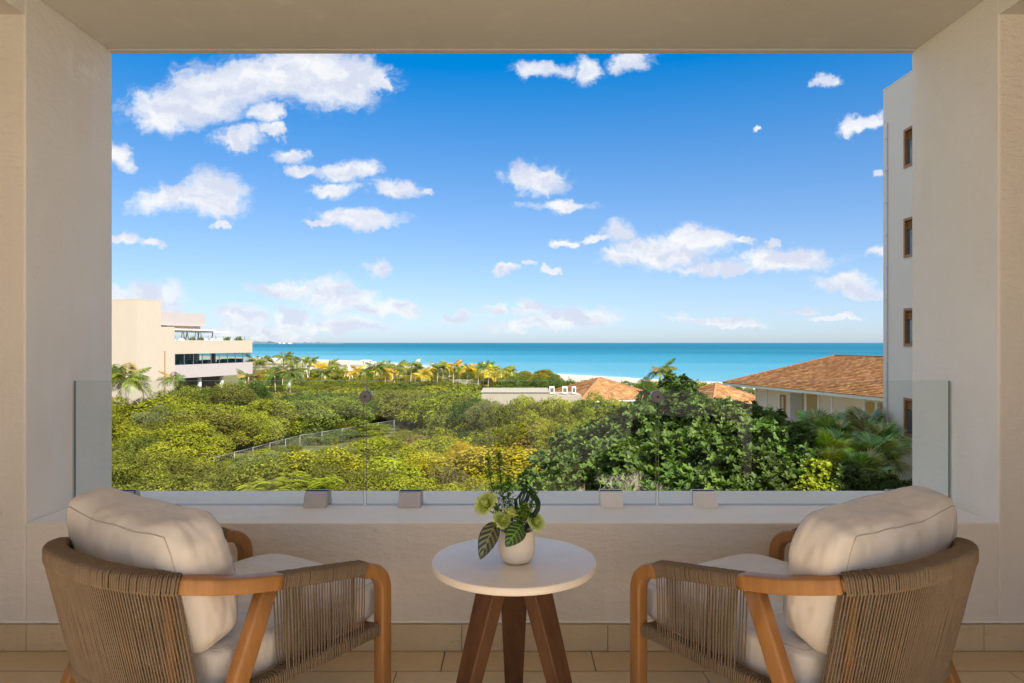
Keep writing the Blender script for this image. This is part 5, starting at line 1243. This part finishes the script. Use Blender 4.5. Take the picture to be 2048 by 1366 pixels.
def armchair(name, loc, rz, mir, label):
    root = empty(name, loc, rz, label=label, cat='armchair', group='rope armchairs')
    q = random.Random(7 + mir)
    # frame centre lines --------------------------------------------------
    z_top = lambda y: rail_z(y) - .028
    def rail(a0, a1, n=40): 
        o = []
        for i in range(n + 1):
            x, y = rail_plan(R(a0 + (a1 - a0) * i / n)); o.append(Vector((x, y, z_top(y))))
        return o
    HW, HH = .0275, .021
    cen = Vector((0, -.42, 0))
    def side_pt(p):
        if p.y > -CT1: return Vector((math.copysign(1, p.x), 0, 0))
        w, L = CW, CL - CT1; X, Y = p.x / w, (p.y + CT1) / L; g = Vector((math.copysign(abs(X) ** (CN-1), X) / w, math.copysign(abs(Y) ** (CN-1), Y) / L, 0)); return g.normalized()
    def sweep(nm, pts, hw=HW, hh=HH, mat='wood', rn=.008, side=None):
        mb = MB(); sweep_rect(mb, pts, hw, hh, (lambda i: side or side_pt(pts[i])), rn); return mb.build(nm, M[mat], root, smooth=True)
    A1 = 40
    for s in (1, -1):
        mx = lambda pts: [Vector((p.x * s, p.y, p.z)) for p in pts]
        # front leg rising into the arm
        leg = [Vector((CW, .012, z)) for z in np.linspace(0, z_top(0) - .085, 8)]
        for k in range(1, 9):
            a = R(90 * k / 8); leg.append(Vector((CW, .012 - .085 + .085 * math.cos(a), z_top(0) - .085 + .085 * math.sin(a))))
        leg.append(Vector((CW, -.085, z_top(-.085))))
        sweep('leg', mx(leg), .0225, .0235, side=Vector((s, 0, 0)))
        arm = [Vector((CW, y, z_top(y))) for y in np.linspace(-.086, -.42, 12)]
        sweep('arm_core', mx(arm), .022, .016, side=Vector((s, 0, 0)))
        me = wraps(mx(arm), .0255, .0205, side_pt, q=q); o = link('rope_wrapping', me, root); tag(o, kind='stuff')
        bend = [Vector((CW, y, z_top(y))) for y in (-.421,)] + [Vector((x, y, z_top(y))) for x, y in (rail_plan(R(a)) for a in np.linspace(3, A1, 16))]
        sweep('arm', mx(bend), .0275, .0225)
        # splayed rear leg
        y0 = -.46; b0 = Vector((CW, y0, z_top(y0) - .022)); b1 = Vector((CW + .008, y0 - .25, 0))
        sweep('leg', mx([b0.lerp(b1, i/6) for i in range(7)]), .021, .027, side=Vector((s, 0, 0)))
        # back post inside the cords
        x, y = rail_plan(R(A1 + 6)); x2, y2 = rail_plan(R(A1 + 10), CW - .03, CL - .075); sweep('back_post', mx([Vector((x, y, z_top(y) - .02)), Vector((x2, y2, .30))]), .016, .012)
    x0, y0 = 0, -CL
    for s in (-.13, .13): sweep('back_post', [Vector((s, -CL + .03, .66)), Vector((s, -CL + .095, .31))], .014, .010, side=Vector((0, -1, 0)))
    back = rail(A1, 180 - A1, 60); sweep('back_core', back, .022, .017)
    o = link('rope_wrapping', wraps(back, .0285, .0245, side_pt, q=q), root); tag(o, kind='stuff')
    # lower rails ------------------------------------------------------------
    LZ = .315; LW, LL = CW - .012, CL - .07
    def low(a): x, y = rail_plan(a, LW, LL, .40); return Vector((x, y, LZ))
    lowpts = [Vector((LW, y, LZ)) for y in np.linspace(-.012, -.39, 12)] + [low(R(a)) for a in np.linspace(2, 178, 60)] + [Vector((-LW, y, LZ)) for y in np.linspace(-.39, -.012, 12)]
    sweep('lower_rail', lowpts, .020, .016)
    o = link('rope_wrapping', wraps(lowpts, .0225, .0195, side_pt, step=.0075, q=q), root); tag(o, kind='stuff')
    sweep('seat_rail', [Vector((-CW + .02, .012, .29)), Vector((CW - .02, .012, .29))], .014, .025, side=Vector((0, 1, 0)))
    for y in (-.15, -.35, -.55): sweep('seat_slat', [Vector((-LW + .02, y, .288)), Vector((LW - .02, y, .288))], .03, .008, side=Vector((0, 1, 0)))
    # cords -------------------------------------------------------------------
    def cord(a, b, nm='cord', r=.0024, tw=0):
        a = Vector(a); b = Vector(b); m_ = a.lerp(b, .5) + Vector((q.uniform(-1, 1), q.uniform(-1, 1), 0)) * .0012; o = MB().tube([a, m_, b], r, 5, False).build(nm, M['rope'], root, smooth=True)
    for s in (1, -1):
        ys = np.linspace(-.095, -.412, 29)
        for k, y in enumerate(ys):
            yj = y + q.uniform(-.0012, .0012)
            cord((s * (CW + .0225), yj, z_top(y) - .018), (s * (LW + .0195), yj * .97 + .006 + q.uniform(-.002, .002), LZ + .012))
            cord((s * (CW - .0225), yj - .0055, z_top(y) - .018), (s * (LW - .0195), yj * .97 + .001 + q.uniform(-.002, .002), LZ + .012))
        y = -.435; 
    ncord = 84
    cb = cumul(back); lowb = [low(R(a)) for a in np.linspace(33, 147, 60)]; cl_ = cumul(lowb)
    for k in range(ncord):
        f = (k + .5) / ncord; p = at_len(back, cb, f * cb[-1]); l = at_len(lowb, cl_, (f * .94 + .03) * cl_[-1]); sp = side_pt(p); sl = sp
        cord(p + sp * .027 - Vector((0, 0, .018)), l + sl * .020 + Vector((0, 0, .008)))
        f2 = min(1, f + .35 / ncord); p = at_len(back, cb, f2 * cb[-1]); l = at_len(lowb, cl_, (f2 * .94 + .03) * cl_[-1])
        if k % 1 == 0: cord(p - sp * .022 - Vector((0, 0, .018)), l - sl * .018 + Vector((0, 0, .008)), r=.0025)
    # cushions ---------------------------------------------------------------
    me, pt = cushion_mesh('seat_cushion', .327, .35, .068, 3 + mir, crown=.0, rnd=7, amp=.004)
    # seat cushion: local y is depth, so crown goes in z by a gentle dome
    for v in me.vertices:
        x, y, z = v.co; v.co.z += (.018 if z > 0 else 0) * (1 - (x/.33)**2) * (1 - (y/.35)**2)
    sc = link('seat_cushion', me, root, (0, -.245, .378), (R(1.2), 0, 0))
    for fz in (.93, -.93):
        mb = MB(); piping(mb, pt, .327, .35, .068, fz, 'z'); mb.build('piping', M['piping'], sc, smooth=True)
    me, pt = cushion_mesh('back_cushion', .326, .088, .218, 5 + mir * 2, crown=.040, rnd=4.2, sag=.026, amp=.012)
    sgn = -1 if mir else 1
    for v in me.vertices:
        x, y, z = v.co; up = max(0, z / .218)
        v.co.z += .030 * up * (abs(x) / .322) ** 3                      # pulled up corners
        v.co.z += sgn * -.012 * up * (x / .322)
        v.co.y += -.02 * (abs(x)/.322) ** 2 * 0
    bc = link('back_cushion', me, root, (0, -.582, .625), (R(14), 0, 0))
    def warp(p):
        x, y, z = p; up = max(0, z / .218); return (x, y, z + .030 * up * (abs(x) / .322) ** 3 - sgn * .012 * up * (x / .322))
    for fz in (.93, -.93):
        mb = MB(); piping(mb, lambda a, b, c: warp(pt(a, b, c)), .326, .088, .218, fz, 'y', .0017); mb.build('piping', M['piping'], bc, smooth=True)
    return root
TH = R(33)
armchair('rope_armchair', (-.766, 2.535, 0), -TH, 0, 'rope and teak armchair with cream cushions on the left of the table')
armchair('rope_armchair', (.757, 2.535, 0), TH, 1, 'rope and teak armchair with cream cushions on the right of the table')
